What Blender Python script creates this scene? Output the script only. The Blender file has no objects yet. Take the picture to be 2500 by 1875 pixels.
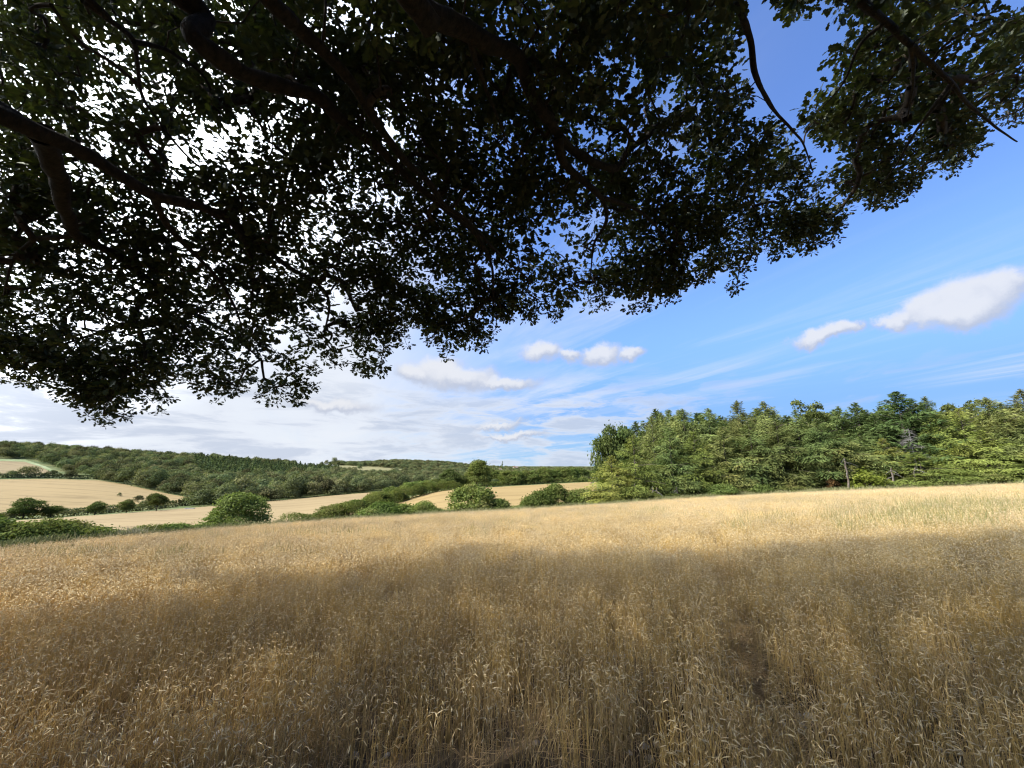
import bpy, math, random
import numpy as np
from mathutils import Vector, Matrix, noise as mnoise

rng = np.random.default_rng(11)
random.seed(11)
SC = bpy.context.scene
COL = SC.collection
R = math.radians

# ------------------------------------------------------------------ camera
CAM_Z, PITCH, F = 2.3, R(12.6), 939.5          # F: focal length in pixels of the 2500 px wide photograph
cam_d = bpy.data.cameras.new('camera')
cam_d.sensor_width = 36.0
cam_d.lens = 36.0 * F / 2500.0
cam_d.clip_start = 0.05
cam_d.clip_end = 30000
cam = bpy.data.objects.new('camera', cam_d)
cam.location = (0, 0, CAM_Z)
cam.rotation_euler = (R(90) + PITCH, 0, 0)
COL.objects.link(cam)
SC.camera = cam

# ------------------------------------------------------------------ sun, exposure
SUN_AZ, SUN_EL = R(-114), R(48)                   # azimuth from +Y towards +X
S = Vector((math.sin(SUN_AZ) * math.cos(SUN_EL), math.cos(SUN_AZ) * math.cos(SUN_EL), math.sin(SUN_EL)))
sun_d = bpy.data.lights.new('sun', 'SUN')
sun_d.energy = 3.8
sun_d.angle = R(0.8)
sun_d.color = (1.0, 0.93, 0.82)
sun = bpy.data.objects.new('sun', sun_d)
sun.rotation_euler = S.to_track_quat('Z', 'Y').to_euler()
sun.location = (-20, 0, 40)
COL.objects.link(sun)
SC.view_settings.view_transform = 'Standard'
SC.view_settings.look = 'None'
SC.view_settings.gamma = 1.0
SC.view_settings.use_curve_mapping = False
EXPOSURE = 0.8
SC.view_settings.exposure = EXPOSURE
SC.render.engine = 'CYCLES'
SC.cycles.use_denoising = True
SC.cycles.use_adaptive_sampling = False
SC.cycles.sample_clamp_indirect = 10.0
SC.cycles.filter_width = 1.2
SC.cycles.max_bounces = 9
SC.cycles.diffuse_bounces = 6
SC.cycles.transmission_bounces = 6


def ray(px, py):
    u, v = (px - 1250.0) / F, (937.5 - py) / F
    c, s = math.cos(PITCH), math.sin(PITCH)
    return np.array([u, c - v * s, s + v * c])


def azim(px, py=1200.0):
    d = ray(px, py)
    return math.atan2(d[0], d[1])


def tanel(px, py):
    d = ray(px, py)
    return d[2] / math.hypot(d[0], d[1])


def project(x, y, z):
    z = z - CAM_Z
    c, s = math.cos(PITCH), math.sin(PITCH)
    dep = y * c + z * s
    up = -y * s + z * c
    dep = np.where(dep > 0.01, dep, 0.01)
    return 1250 + F * x / dep, 937.5 - F * up / dep, dep


# ------------------------------------------------------------------ world: Nishita sky with clouds
class NT:
    def __init__(self, tree):
        self.t = tree
        self.n = tree.nodes
        self.l = tree.links

    def node(self, kind, **kw):
        n = self.n.new(kind)
        for k, v in kw.items():
            setattr(n, k, v)
        return n

    def put(self, sock, v):
        if hasattr(v, 'is_linked'):
            self.l.new(v, sock)
        else:
            sock.default_value = v

    def m(self, op, a, b=None, c=None, clamp=False):
        n = self.node('ShaderNodeMath', operation=op, use_clamp=clamp)
        self.put(n.inputs[0], a)
        if b is not None:
            self.put(n.inputs[1], b)
        if c is not None:
            self.put(n.inputs[2], c)
        return n.outputs[0]

    def dot(self, a, b):
        n = self.node('ShaderNodeVectorMath', operation='DOT_PRODUCT')
        self.put(n.inputs[0], a)
        self.put(n.inputs[1], b)
        return n.outputs['Value']

    def ss(self, x, a, b, lo=0.0, hi=1.0):
        n = self.node('ShaderNodeMapRange', interpolation_type='SMOOTHSTEP')
        self.put(n.inputs[0], x)
        for i, q in enumerate((a, b, lo, hi)):
            n.inputs[1 + i].default_value = q
        return n.outputs[0]

    def mix(self, f, a, b, blend='MIX'):
        n = self.node('ShaderNodeMix', data_type='RGBA', blend_type=blend)
        self.put(n.inputs[0], f)
        self.put(n.inputs[6], a)
        self.put(n.inputs[7], b)
        return n.outputs[2]

    def noise(self, vec, scale, detail=4, rough=0.55, dist=0.0, lac=2.0):
        n = self.node('ShaderNodeTexNoise')
        self.put(n.inputs['Vector'], vec)
        n.inputs['Scale'].default_value = scale
        n.inputs['Detail'].default_value = detail
        n.inputs['Roughness'].default_value = rough
        n.inputs['Lacunarity'].default_value = lac
        n.inputs['Distortion'].default_value = dist
        return n.outputs['Fac']

    def comb(self, x, y, z):
        n = self.node('ShaderNodeCombineXYZ')
        for i, q in enumerate((x, y, z)):
            self.put(n.inputs[i], q)
        return n.outputs[0]


world = bpy.data.worlds.new('World')
SC.world = world
world.use_nodes = True
world.node_tree.nodes.clear()
W = NT(world.node_tree)
SKY_STRENGTH = 0.14
sky = W.node('ShaderNodeTexSky', sky_type='NISHITA')
sky.sun_disc = False
sky.sun_elevation = SUN_EL
sky.sun_rotation = SUN_AZ
sky.altitude = 150
sky.air_density = 1.0
sky.dust_density = 0.3
sky.ozone_density = 2.0
tc = W.node('ShaderNodeTexCoord')
D = tc.outputs['Generated']
sep = W.node('ShaderNodeSeparateXYZ')
W.put(sep.inputs[0], D)
dx, dy, dz = sep.outputs
zc = W.m('MAXIMUM', W.m('ADD', dz, 0.03), 0.02)
plane = W.comb(W.m('DIVIDE', dx, zc), W.m('DIVIDE', dy, zc), 0.0)       # where the line of sight meets a cloud layer
# high cirrus, combed in one direction
mp = W.node('ShaderNodeMapping')
mr = W.node('ShaderNodeMapping')
W.put(mr.inputs['Vector'], plane)
mr.inputs['Rotation'].default_value = (0, 0, R(62))
W.put(mp.inputs['Vector'], mr.outputs[0])
mp.inputs['Scale'].default_value = (0.22, 1.35, 1)
ci = W.noise(mp.outputs[0], 1.0, 9, 0.62, 0.9)
ci2 = W.noise(plane, 0.28, 3, 0.5, 0.3)
cir = W.m('MULTIPLY', W.ss(ci, 0.43, 0.74), W.ss(ci2, 0.36, 0.60))
# veil of thin cloud on the sun's side of the sky
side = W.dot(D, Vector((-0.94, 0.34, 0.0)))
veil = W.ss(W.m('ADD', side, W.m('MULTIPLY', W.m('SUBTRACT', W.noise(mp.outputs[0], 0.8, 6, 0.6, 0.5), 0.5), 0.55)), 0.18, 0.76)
# low broken stratocumulus towards the horizon
lo_n = W.noise(W.comb(W.m('MULTIPLY', dx, 3.2), W.m('MULTIPLY', dy, 3.2), W.m('MULTIPLY', dz, 17.0)), 1.7, 8, 0.62, 0.35)
lo_band = W.m('MULTIPLY', W.ss(dz, -0.03, 0.02), W.ss(dz, 0.27, 0.13))
lo_side = W.ss(side, -0.35, 0.22)
low = W.m('MULTIPLY', W.m('MULTIPLY', W.ss(W.m('ADD', lo_n, W.m('MULTIPLY', lo_side, 0.10)), 0.50, 0.64), lo_band), W.m('ADD', 0.40, W.m('MULTIPLY', lo_side, 0.6)))
# fair weather cumulus, each a few puffs
puffs = [(2345, 735, 130, 58), (2440, 715, 110, 52), (2260, 765, 95, 42), (2190, 790, 60, 28), (2350, 770, 180, 38),
         (2045, 813, 70, 26), (2085, 806, 40, 22), (1985, 828, 66, 24), (2020, 828, 90, 18),
         (1325, 862, 52, 27), (1470, 866, 50, 26), (1540, 862, 36, 18), (1395, 872, 40, 14),
         (1070, 905, 75, 38), (1010, 915, 50, 26), (1130, 925, 100, 30), (1230, 938, 80, 16),
         (820, 990, 110, 18), (1215, 1040, 60, 10), (1250, 1065, 90, 9)]
ae = W.comb(W.m('ARCTAN2', dx, dy), W.m('ARCSINE', dz), 0.0)
warp = W.node('ShaderNodeVectorMath', operation='MULTIPLY_ADD')
wn = W.node('ShaderNodeTexNoise')
W.put(wn.inputs['Vector'], D)
wn.inputs['Scale'].default_value = 11.0
wn.inputs['Detail'].default_value = 7
wn.inputs['Roughness'].default_value = 0.62
W.put(warp.inputs[0], wn.outputs['Color'])
warp.inputs[1].default_value = (0.13, 0.085, 0.0)
W.put(warp.inputs[2], ae)
cum = lit = None
for px, py, pa, pb in puffs:
    d_ = ray(px, py)
    a0, e0 = math.atan2(d_[0], d_[1]) + 0.065, math.atan2(d_[2], math.hypot(d_[0], d_[1])) + 0.0425
    d1, d2 = ray(px + pa, py), ray(px, py - pb)
    wa = abs(math.atan2(d1[0], d1[1]) + 0.065 - a0)
    wb = abs(math.atan2(d2[2], math.hypot(d2[0], d2[1])) + 0.0425 - e0)
    for which in (0, 1):
        vm = W.node('ShaderNodeVectorMath', operation='MULTIPLY_ADD')
        W.put(vm.inputs[0], warp.outputs[0])
        vm.inputs[1].default_value = (1 / wa, 1 / wb, 0)
        vm.inputs[2].default_value = (-a0 / wa + 0.12 * which, -e0 / wb - 0.45 * which, 0)
        ln = W.node('ShaderNodeVectorMath', operation='LENGTH')
        W.put(ln.inputs[0], vm.outputs[0])
        f = ln.outputs['Value']
        if which == 0:
            cum = f if cum is None else W.m('SMOOTH_MIN', cum, f, 0.3)
        else:
            lit = f if lit is None else W.m('SMOOTH_MIN', lit, f, 0.3)
cmask = W.ss(cum, 1.30, 0.50)
cshade = W.ss(lit, 1.15, 0.35)
G = 1.0 / (SKY_STRENGTH * 2 ** EXPOSURE)
tint = W.mix(1.0, sky.outputs[0], (0.80, 0.955, 1.30, 1), 'MULTIPLY')
col = tint
hz = W.ss(dz, 0.46, 0.10)
col = W.mix(W.m('MULTIPLY', hz, 0.92), col, (0.225 * G, 0.455 * G, 0.92 * G, 1))
col = W.mix(W.m('MULTIPLY', W.ss(dz, 0.17, 0.0), 0.9), col, (0.39 * G, 0.65 * G, 0.94 * G, 1))
col = W.mix(W.m('MULTIPLY', cir, 0.72), col, (0.78 * G, 0.85 * G, 0.96 * G, 1))
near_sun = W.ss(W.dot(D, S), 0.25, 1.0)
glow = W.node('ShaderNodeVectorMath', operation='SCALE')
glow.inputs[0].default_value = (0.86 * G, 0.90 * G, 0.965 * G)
W.put(glow.inputs['Scale'], W.m('ADD', 1.0, W.m('MULTIPLY', near_sun, 12.0)))  # added glow around the sun, mostly out of view, brightens the shaded wheat
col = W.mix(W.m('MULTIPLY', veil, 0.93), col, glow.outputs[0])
col = W.mix(W.m('MULTIPLY', low, 0.85), col, W.mix(W.ss(lo_n, 0.47, 0.62), (0.78 * G, 0.83 * G, 0.93 * G, 1), (0.58 * G, 0.65 * G, 0.79 * G, 1)))
col = W.mix(W.m('MULTIPLY', cmask, 0.90), col, W.mix(cshade, (0.53 * G, 0.58 * G, 0.71 * G, 1), (0.84 * G, 0.855 * G, 0.90 * G, 1)))
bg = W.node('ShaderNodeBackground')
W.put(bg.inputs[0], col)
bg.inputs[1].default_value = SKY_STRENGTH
wo = W.node('ShaderNodeOutputWorld')
W.l.new(bg.outputs[0], wo.inputs[0])


# ------------------------------------------------------------------ mesh helpers
def make_mesh(name, V, Fs, mats=(), tone=None, col=None, smooth=False, mat_idx=None):
    V = np.asarray(V, np.float32)
    Fs = np.asarray(Fs, np.int32)
    me = bpy.data.meshes.new(name)
    me.vertices.add(len(V))
    me.vertices.foreach_set('co', V.ravel())
    if len(Fs):
        k = Fs.shape[1]
        me.loops.add(Fs.size)
        me.loops.foreach_set('vertex_index', Fs.ravel())
        me.polygons.add(len(Fs))
        me.polygons.foreach_set('loop_start', np.arange(0, Fs.size, k, dtype=np.int32))
        if mat_idx is not None:
            me.polygons.foreach_set('material_index', np.asarray(mat_idx, np.int32))
        me.polygons.foreach_set('use_smooth', np.full(len(Fs), smooth))
    for m in mats:
        me.materials.append(m)
    if tone is not None:
        a = me.attributes.new('tone', 'FLOAT', 'POINT')
        a.data.foreach_set('value', np.asarray(tone, np.float32))
    if col is not None:
        a = me.attributes.new('col', 'FLOAT_COLOR', 'POINT')
        c4 = np.ones((len(V), 4), np.float32)
        c4[:, :3] = col
        a.data.foreach_set('color', c4.ravel())
    me.update(calc_edges=True)
    return me


def add(name, me, parent=None, loc=None):
    o = bpy.data.objects.new(name, me)
    COL.objects.link(o)
    if parent is not None:
        o.parent = parent
    if loc is not None:
        o.location = loc
    return o


def tag(o, label=None, cat=None, group=None, kind=None):
    for k, v in (('label', label), ('category', cat), ('group', group), ('kind', kind)):
        if v:
            o[k] = v
    return o


def norm(v):
    return v / np.maximum(np.linalg.norm(v, axis=-1, keepdims=True), 1e-9)


def tubes(P, rad, sides=3, twist=0.0):
    """P (n,k,3) centre lines, rad (n,k) radii -> vertices, quads (open ends)."""
    P = np.asarray(P, float)
    n, k, _ = P.shape
    T = norm(np.gradient(P, axis=1))
    ref = np.where(np.abs(T[:, :1, 2:3]) > 0.9, np.array([[[1.0, 0.05, 0]]]), np.array([[[0.03, 0.02, 1.0]]]))
    ref = np.broadcast_to(ref, T.shape)
    A = norm(np.cross(T, ref))
    for j in range(1, k):                        # carry the frame along so that bends do not flip it
        a = A[:, j - 1] - T[:, j] * np.sum(A[:, j - 1] * T[:, j], -1, keepdims=True)
        A[:, j] = norm(a)
    B = np.cross(T, A)
    ang = np.arange(sides) * 2 * math.pi / sides + twist
    V = P[:, :, None] + rad[:, :, None, None] * (A[:, :, None] * np.cos(ang)[None, None, :, None] + B[:, :, None] * np.sin(ang)[None, None, :, None])
    V = V.reshape(-1, 3)
    i = np.arange(n)[:, None, None] * k * sides
    j = np.arange(k - 1)[None, :, None] * sides
    s = np.arange(sides)[None, None, :]
    s2 = (s + 1) % sides
    Q = np.stack([i + j + s, i + j + s2, i + j + sides + s2, i + j + sides + s], -1).reshape(-1, 4)
    return V, Q


def wrap_parent(o, root):
    o.parent = root
    o.matrix_parent_inverse = Matrix.Translation(-Vector(root.location))


# ------------------------------------------------------------------ materials
def mat(name):
    m = bpy.data.materials.new(name)
    m.use_nodes = True
    m.node_tree.nodes.clear()
    t = NT(m.node_tree)
    out = t.node('ShaderNodeOutputMaterial')
    return m, t, out


def foliage(name, dark, light, warm=None, transl=0.3, vary=0.35, gloss=0.0, hue=0.03):
    """leaf colour from the leaf's own tone, the plant's own random value, and slow patches over the plant"""
    m, t, out = mat(name)
    at = t.node('ShaderNodeAttribute', attribute_name='tone')
    oi = t.node('ShaderNodeObjectInfo')
    c = t.mix(at.outputs['Fac'], (*dark, 1), (*light, 1))
    if warm:
        geo = t.node('ShaderNodeNewGeometry')
        nz = t.noise(geo.outputs['Position'], 0.35, 3)
        c = t.mix(t.ss(nz, 0.5, 0.72), c, (*warm, 1))
    hsv = t.node('ShaderNodeHueSaturation')
    t.put(hsv.inputs['Hue'], t.m('ADD', 0.5 - hue * 0.8, t.m('MULTIPLY', t.m('FRACT', t.m('MULTIPLY', oi.outputs['Random'], 7.31)), hue)))
    t.put(hsv.inputs['Value'], t.m('ADD', 1 - vary / 2, t.m('MULTIPLY', oi.outputs['Random'], vary)))
    t.put(hsv.inputs['Color'], c)
    c = hsv.outputs[0]
    d = t.node('ShaderNodeBsdfDiffuse')
    t.put(d.inputs[0], c)
    tr = t.node('ShaderNodeBsdfTranslucent')
    t.put(tr.inputs[0], t.mix(1.0, c, (1.15, 1.25, 0.6, 1), 'MULTIPLY'))
    mx = t.node('ShaderNodeMixShader')
    mx.inputs[0].default_value = transl
    t.l.new(d.outputs[0], mx.inputs[1])
    t.l.new(tr.outputs[0], mx.inputs[2])
    sh = mx.outputs[0]
    if gloss:
        g = t.node('ShaderNodeBsdfGlossy')
        g.inputs['Roughness'].default_value = 0.45
        g.inputs['Color'].default_value = (0.8, 0.85, 0.8, 1)
        m2 = t.node('ShaderNodeMixShader')
        m2.inputs[0].default_value = gloss
        t.l.new(sh, m2.inputs[1])
        t.l.new(g.outputs[0], m2.inputs[2])
        sh = m2.outputs[0]
    t.l.new(sh, out.inputs[0])
    return m


def rough_mat(name, c1, c2, scale, bump=0.3, bscale=None, stretch=None, coord='Object', detail=6):
    m, t, out = mat(name)
    tc = t.node('ShaderNodeTexCoord')
    v = tc.outputs[coord]
    if stretch:
        mp = t.node('ShaderNodeMapping')
        t.put(mp.inputs['Vector'], v)
        mp.inputs['Scale'].default_value = stretch
        v = mp.outputs[0]
    n = t.noise(v, scale, detail, 0.6)
    p = t.node('ShaderNodeBsdfPrincipled')
    p.inputs['Roughness'].default_value = 0.9
    p.inputs['Specular IOR Level'].default_value = 0.2
    t.put(p.inputs['Base Color'], t.mix(t.ss(n, 0.3, 0.7), (*c1, 1), (*c2, 1)))
    if bump:
        b = t.node('ShaderNodeBump')
        b.inputs['Strength'].default_value = bump
        b.inputs['Distance'].default_value = 0.03
        t.put(b.inputs['Height'], t.noise(v, bscale or scale * 2.5, 5, 0.6))
        t.l.new(b.outputs[0], p.inputs['Normal'])
    t.l.new(p.outputs[0], out.inputs[0])
    return m


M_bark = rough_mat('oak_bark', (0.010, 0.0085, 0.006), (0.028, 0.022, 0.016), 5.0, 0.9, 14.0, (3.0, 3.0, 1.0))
M_twig = rough_mat('twig_bark', (0.020, 0.015, 0.011), (0.05, 0.038, 0.026), 8.0, 0)
M_fbark = rough_mat('conifer_bark', (0.07, 0.055, 0.04), (0.19, 0.155, 0.12), 4.0, 0.5)
M_dead = rough_mat('dead_wood', (0.10, 0.09, 0.08), (0.22, 0.205, 0.19), 3.0, 0)
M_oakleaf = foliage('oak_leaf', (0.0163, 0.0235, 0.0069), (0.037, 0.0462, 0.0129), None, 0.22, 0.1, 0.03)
M_hedge = foliage('hedge_leaf', (0.0612, 0.0915, 0.0236), (0.1614, 0.1935, 0.0538), (0.1448, 0.1451, 0.0484), 0.25)
M_bush = foliage('bush_leaf', (0.0808, 0.119, 0.034), (0.1827, 0.2295, 0.0723), None, 0.28, 0.15)
M_decid = foliage('broadleaf_leaf', (0.0465, 0.0688, 0.0215), (0.1191, 0.1437, 0.0439), (0.1035, 0.1164, 0.0391), 0.25)
M_far = foliage('woodland_leaf', (0.0762, 0.0954, 0.0436), (0.1524, 0.1668, 0.075), None, 0.2, 0.85, 0.0, 0.075)
M_farcon = foliage('plantation_leaf', (0.0782, 0.1037, 0.0464), (0.1403, 0.1742, 0.0784), None, 0.2, 0.35)
M_fir = foliage('fir_needles', (0.0646, 0.0945, 0.0297), (0.1614, 0.1988, 0.0631), (0.1563, 0.172, 0.0511), 0.12, 0.5, 0.0, 0.05)
M_dfir = foliage('dark_fir_needles', (0.0386, 0.0662, 0.0221), (0.0966, 0.1311, 0.0414), None, 0.18, 0.2)
M_larch = foliage('larch_needles', (0.087, 0.1211, 0.0294), (0.1944, 0.237, 0.057), (0.1893, 0.2054, 0.0506), 0.18, 0.4, 0.0, 0.05)
M_yellow = foliage('yellow_leaf', (0.0868, 0.1224, 0.02), (0.186, 0.2232, 0.044), None, 0.3, 0.1)
M_rust = foliage('rusty_fern_leaf', (0.078, 0.0488, 0.0175), (0.144, 0.0975, 0.035), None, 0.25, 0.1)
M_weed = foliage('weed_leaf', (0.19, 0.20, 0.075), (0.31, 0.30, 0.13), None, 0.3, 0.3)


def wheat_mat():
    m, t, out = mat('ripe_wheat')
    at = t.node('ShaderNodeAttribute', attribute_name='col')
    oi = t.node('ShaderNodeObjectInfo')
    geo = t.node('ShaderNodeNewGeometry')
    big = t.noise(geo.outputs['Position'], 0.11, 5, 0.6)
    hsv = t.node('ShaderNodeHueSaturation')
    t.put(hsv.inputs['Value'], t.m('ADD', t.m('ADD', 0.50, t.m('MULTIPLY', oi.outputs['Random'], 0.22)), t.m('MULTIPLY', big, 0.80)))
    t.put(hsv.inputs['Saturation'], t.m('ADD', 0.90, t.m('MULTIPLY', oi.outputs['Random'], 0.2)))
    t.put(hsv.inputs['Color'], at.outputs['Color'])
    d = t.node('ShaderNodeBsdfDiffuse')
    t.put(d.inputs[0], hsv.outputs[0])
    tr = t.node('ShaderNodeBsdfTranslucent')
    t.put(tr.inputs[0], hsv.outputs[0])
    g = t.node('ShaderNodeBsdfGlossy')
    g.inputs['Roughness'].default_value = 0.4
    g.inputs['Color'].default_value = (0.9, 0.85, 0.75, 1)
    mx = t.node('ShaderNodeMixShader')
    mx.inputs[0].default_value = 0.32
    t.l.new(d.outputs[0], mx.inputs[1])
    t.l.new(tr.outputs[0], mx.inputs[2])
    m2 = t.node('ShaderNodeMixShader')
    m2.inputs[0].default_value = 0.02
    t.l.new(mx.outputs[0], m2.inputs[1])
    t.l.new(g.outputs[0], m2.inputs[2])
    t.l.new(m2.outputs[0], out.inputs[0])
    return m


M_wheat = wheat_mat()


def ground_mat():
    m, t, out = mat('ground')
    at = t.node('ShaderNodeAttribute', attribute_name='tone')       # 0 bare soil, 1 grass and scrub
    geo = t.node('ShaderNodeNewGeometry')
    n1 = t.noise(geo.outputs['Position'], 2.2, 8, 0.65)
    n2 = t.noise(geo.outputs['Position'], 0.05, 6, 0.6)
    soil = t.mix(t.ss(n1, 0.3, 0.72), (0.040, 0.029, 0.018, 1), (0.135, 0.100, 0.064, 1))
    grass = t.mix(t.ss(n2, 0.35, 0.65), (0.055, 0.080, 0.025, 1), (0.13, 0.135, 0.05, 1))
    p = t.node('ShaderNodeBsdfPrincipled')
    p.inputs['Roughness'].default_value = 0.95
    p.inputs['Specular IOR Level'].default_value = 0.1
    t.put(p.inputs['Base Color'], t.mix(at.outputs['Fac'], soil, grass))
    b = t.node('ShaderNodeBump')
    b.inputs['Strength'].default_value = 0.8
    b.inputs['Distance'].default_value = 0.05
    t.put(b.inputs['Height'], t.noise(geo.outputs['Position'], 9.0, 6, 0.65))
    t.l.new(b.outputs[0], p.inputs['Normal'])
    t.l.new(p.outputs[0], out.inputs[0])
    return m


def field_mat(name, c1, c2, ang, period, line=0.25, patch=0.02):
    """stubble: drilled / combined rows running across the field, and slow patches"""
    m, t, out = mat(name)
    geo = t.node('ShaderNodeNewGeometry')
    mp = t.node('ShaderNodeMapping')
    t.put(mp.inputs['Vector'], geo.outputs['Position'])
    mp.inputs['Rotation'].default_value = (0, 0, ang)
    mp.inputs['Scale'].default_value = (0.010, 1.0 / period, 0.0)
    rows = t.noise(mp.outputs[0], 1.0, 5, 0.7, 0.15)
    pat = t.noise(geo.outputs['Position'], patch, 6, 0.6)
    sp = t.node('ShaderNodeSeparateXYZ')
    t.put(sp.inputs[0], mp.outputs[0])
    tram = t.m('FRACT', t.m('MULTIPLY', sp.outputs[1], period / 21.0))
    tram = t.m('MULTIPLY', t.ss(tram, 0.10, 0.03), 0.22)
    f = t.m('SUBTRACT', t.m('ADD', t.m('MULTIPLY', rows, line * 2), t.m('MULTIPLY', pat, 1 - line)), tram)
    p = t.node('ShaderNodeBsdfPrincipled')
    p.inputs['Roughness'].default_value = 0.95
    p.inputs['Specular IOR Level'].default_value = 0.1
    t.put(p.inputs['Base Color'], t.mix(t.ss(f, 0.44, 0.74), (*c1, 1), (*c2, 1)))
    t.l.new(p.outputs[0], out.inputs[0])
    return m


# ------------------------------------------------------------------ terrain
# the field falls gently away from the oak and rises to the right; beyond its edge lies a valley, then wooded hills
EDGE = np.array([(-700, 34, 1372), (0, 32, 1336), (250, 34, 1310), (500, 36, 1292), (750, 38, 1272), (1000, 40, 1257), (1250, 42, 1243), (1500, 46, 1229),
                 (1700, 50, 1215), (1900, 54, 1204), (2200, 58, 1191), (2500, 62, 1180), (3300, 66, 1160)], float)
WHEAT_H = 0.55
E_PHI = np.array([azim(p, q) for p, _, q in EDGE])
E_R = EDGE[:, 1]
E_Z = np.array([CAM_Z + r * tanel(p, q) - WHEAT_H for p, r, q in EDGE])


def edge_r(phi):
    return np.interp(phi, E_PHI, E_R)


def edge_z(phi):
    return np.interp(phi, E_PHI, E_Z)


BEY = {   # column of the photograph -> (distance, row at which that ground is seen) beyond the field's edge
    -700: [(110, 1322), (330, 1282), (350, 1276), (620, 1168), (640, 1160), (800, 1120), (1050, 1084), (1500, 1095), (4000, 1138)],
    0: [(110, 1318), (330, 1268), (350, 1262), (620, 1170), (640, 1162), (800, 1124), (1050, 1094), (1500, 1100), (4000, 1140)],
    240: [(105, 1320), (335, 1254), (350, 1251), (600, 1172), (640, 1164), (900, 1128), (1050, 1110), (1500, 1115), (4000, 1140)],
    480: [(110, 1302), (340, 1238), (360, 1236), (470, 1216), (700, 1170), (1000, 1124), (1400, 1128), (4000, 1140)],
    720: [(110, 1286), (380, 1219), (420, 1216), (700, 1174), (1100, 1138), (1500, 1141), (4000, 1142)],
    820: [(100, 1276), (390, 1210), (430, 1207), (700, 1174), (950, 1154), (1300, 1134), (1500, 1137), (4000, 1142)],
    960: [(95, 1262), (200, 1228), (430, 1197), (480, 1196), (800, 1171), (1000, 1155), (1300, 1138), (1450, 1139), (1700, 1130), (1900, 1126), (2400, 1135), (4500, 1139)],
    1080: [(80, 1252), (250, 1193), (280, 1192), (600, 1197), (1500, 1152), (1900, 1130), (2400, 1137), (4500, 1139)],
    1250: [(80, 1249), (250, 1185), (275, 1184), (500, 1200), (1500, 1163), (2500, 1144), (4500, 1138)],
    1420: [(80, 1240), (260, 1176), (290, 1176), (600, 1190), (1500, 1163), (2500, 1145), (4500, 1138)],
    1600: [(90, 1215), (260, 1180), (290, 1178), (600, 1190), (1500, 1163), (2500, 1145), (4500, 1138)],
    2500: [(120, 1172), (300, 1175), (600, 1182), (2500, 1146), (4500, 1140)],
    3300: [(120, 1166), (300, 1172), (600, 1180), (2500, 1146), (4500, 1140)],
}
RAD = np.concatenate([[0.0], np.geomspace(0.6, 12000, 420)])
cols, prof = [], []


def column(phi, knots):
    re_, ze_ = float(edge_r(phi)), float(edge_z(phi))
    drop = 2.6 if phi < azim(1440) else 0.5
    rr, zz = [0, re_, re_ + 13], [0, ze_, ze_ - drop]
    for r, z in knots:
        rr.append(r)
        zz.append(z)
    rr.append(14000)
    zz.append(zz[-1] - 60)
    z = np.interp(RAD, rr, zz)
    zs = z.copy()
    ker = np.exp(-0.5 * (np.arange(-5, 6) / 1.7) ** 2)
    ker /= ker.sum()
    zs = np.convolve(np.pad(z, 5, mode='edge'), ker, 'valid')
    w = np.clip((RAD - 25) / 12, 0, 1)
    cols.append(phi)
    prof.append(z * (1 - w) + zs * w)


def back(phi, s):
    column(phi, [(120, s * 80), (400, s * 60), (4500, 20)])


back(R(-180), 0.02)
back(R(-120), -0.04)
back(R(-85), -0.07)
for px in sorted(BEY):
    column(azim(px), [(r, CAM_Z + r * tanel(px, y)) for r, y in BEY[px]])
back(R(85), 0.0)
back(R(120), 0.03)
back(R(180), 0.02)
cols = np.array(cols)
prof = np.array(prof)
PHI = np.concatenate([np.arange(-180, -64, 3.0), np.arange(-63, 63.01, 0.45), np.arange(66, 181, 3.0)]) * math.pi / 180
ZT = np.stack([np.interp(PHI, cols, prof[:, j]) for j in range(len(RAD))], 1)
kk = np.exp(-0.5 * (np.arange(-6, 7) / 2.5) ** 2)
kk /= kk.sum()
ZS = np.stack([np.convolve(np.pad(ZT[:, j], 6, mode='edge'), kk, 'valid') for j in range(len(RAD))], 1)
ZT = ZS
# gentle undulation far away only
LR = np.log(RAD[1:])


def terrain(x, y):
    x, y = np.asarray(x, float), np.asarray(y, float)
    phi = np.arctan2(x, y)
    r = np.maximum(np.hypot(x, y), 1e-3)
    fi = np.clip(np.interp(phi, PHI, np.arange(len(PHI))), 0, len(PHI) - 1.001)
    fj = np.where(r < 0.6, r / 0.6, 1 + np.interp(np.log(r), LR, np.arange(len(LR))))
    fj = np.clip(fj, 0, len(RAD) - 1.001)
    i, j = fi.astype(int), fj.astype(int)
    a, b = fi - i, fj - j
    return (ZT[i, j] * (1 - a) * (1 - b) + ZT[i + 1, j] * a * (1 - b) + ZT[i, j + 1] * (1 - a) * b + ZT[i + 1, j + 1] * a * b)


def tz(x, y):
    return float(terrain(x, y))


MARCH = np.geomspace(1.0, 9000, 2600)


def hit(px, py, rmin=1.0, lift=0.0):
    """the point of the ground seen at (px, py) of the photograph, no nearer than rmin"""
    d = ray(px, py)
    h = math.hypot(d[0], d[1])
    rr = MARCH[MARCH >= rmin]
    x, y, z = d[0] / h * rr, d[1] / h * rr, CAM_Z + d[2] / h * rr
    g = terrain(x, y) + lift
    below = np.nonzero(z < g)[0]
    k = below[0] if len(below) else len(rr) - 1
    if k > 0 and len(below):
        a, b = z[k - 1] - g[k - 1], z[k] - g[k]
        t = a / (a - b)
        r = rr[k - 1] * (1 - t) + rr[k] * t
    else:
        r = rr[k]
    X, Y = d[0] / h * r, d[1] / h * r
    return np.array([X, Y, tz(X, Y)])


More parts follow.
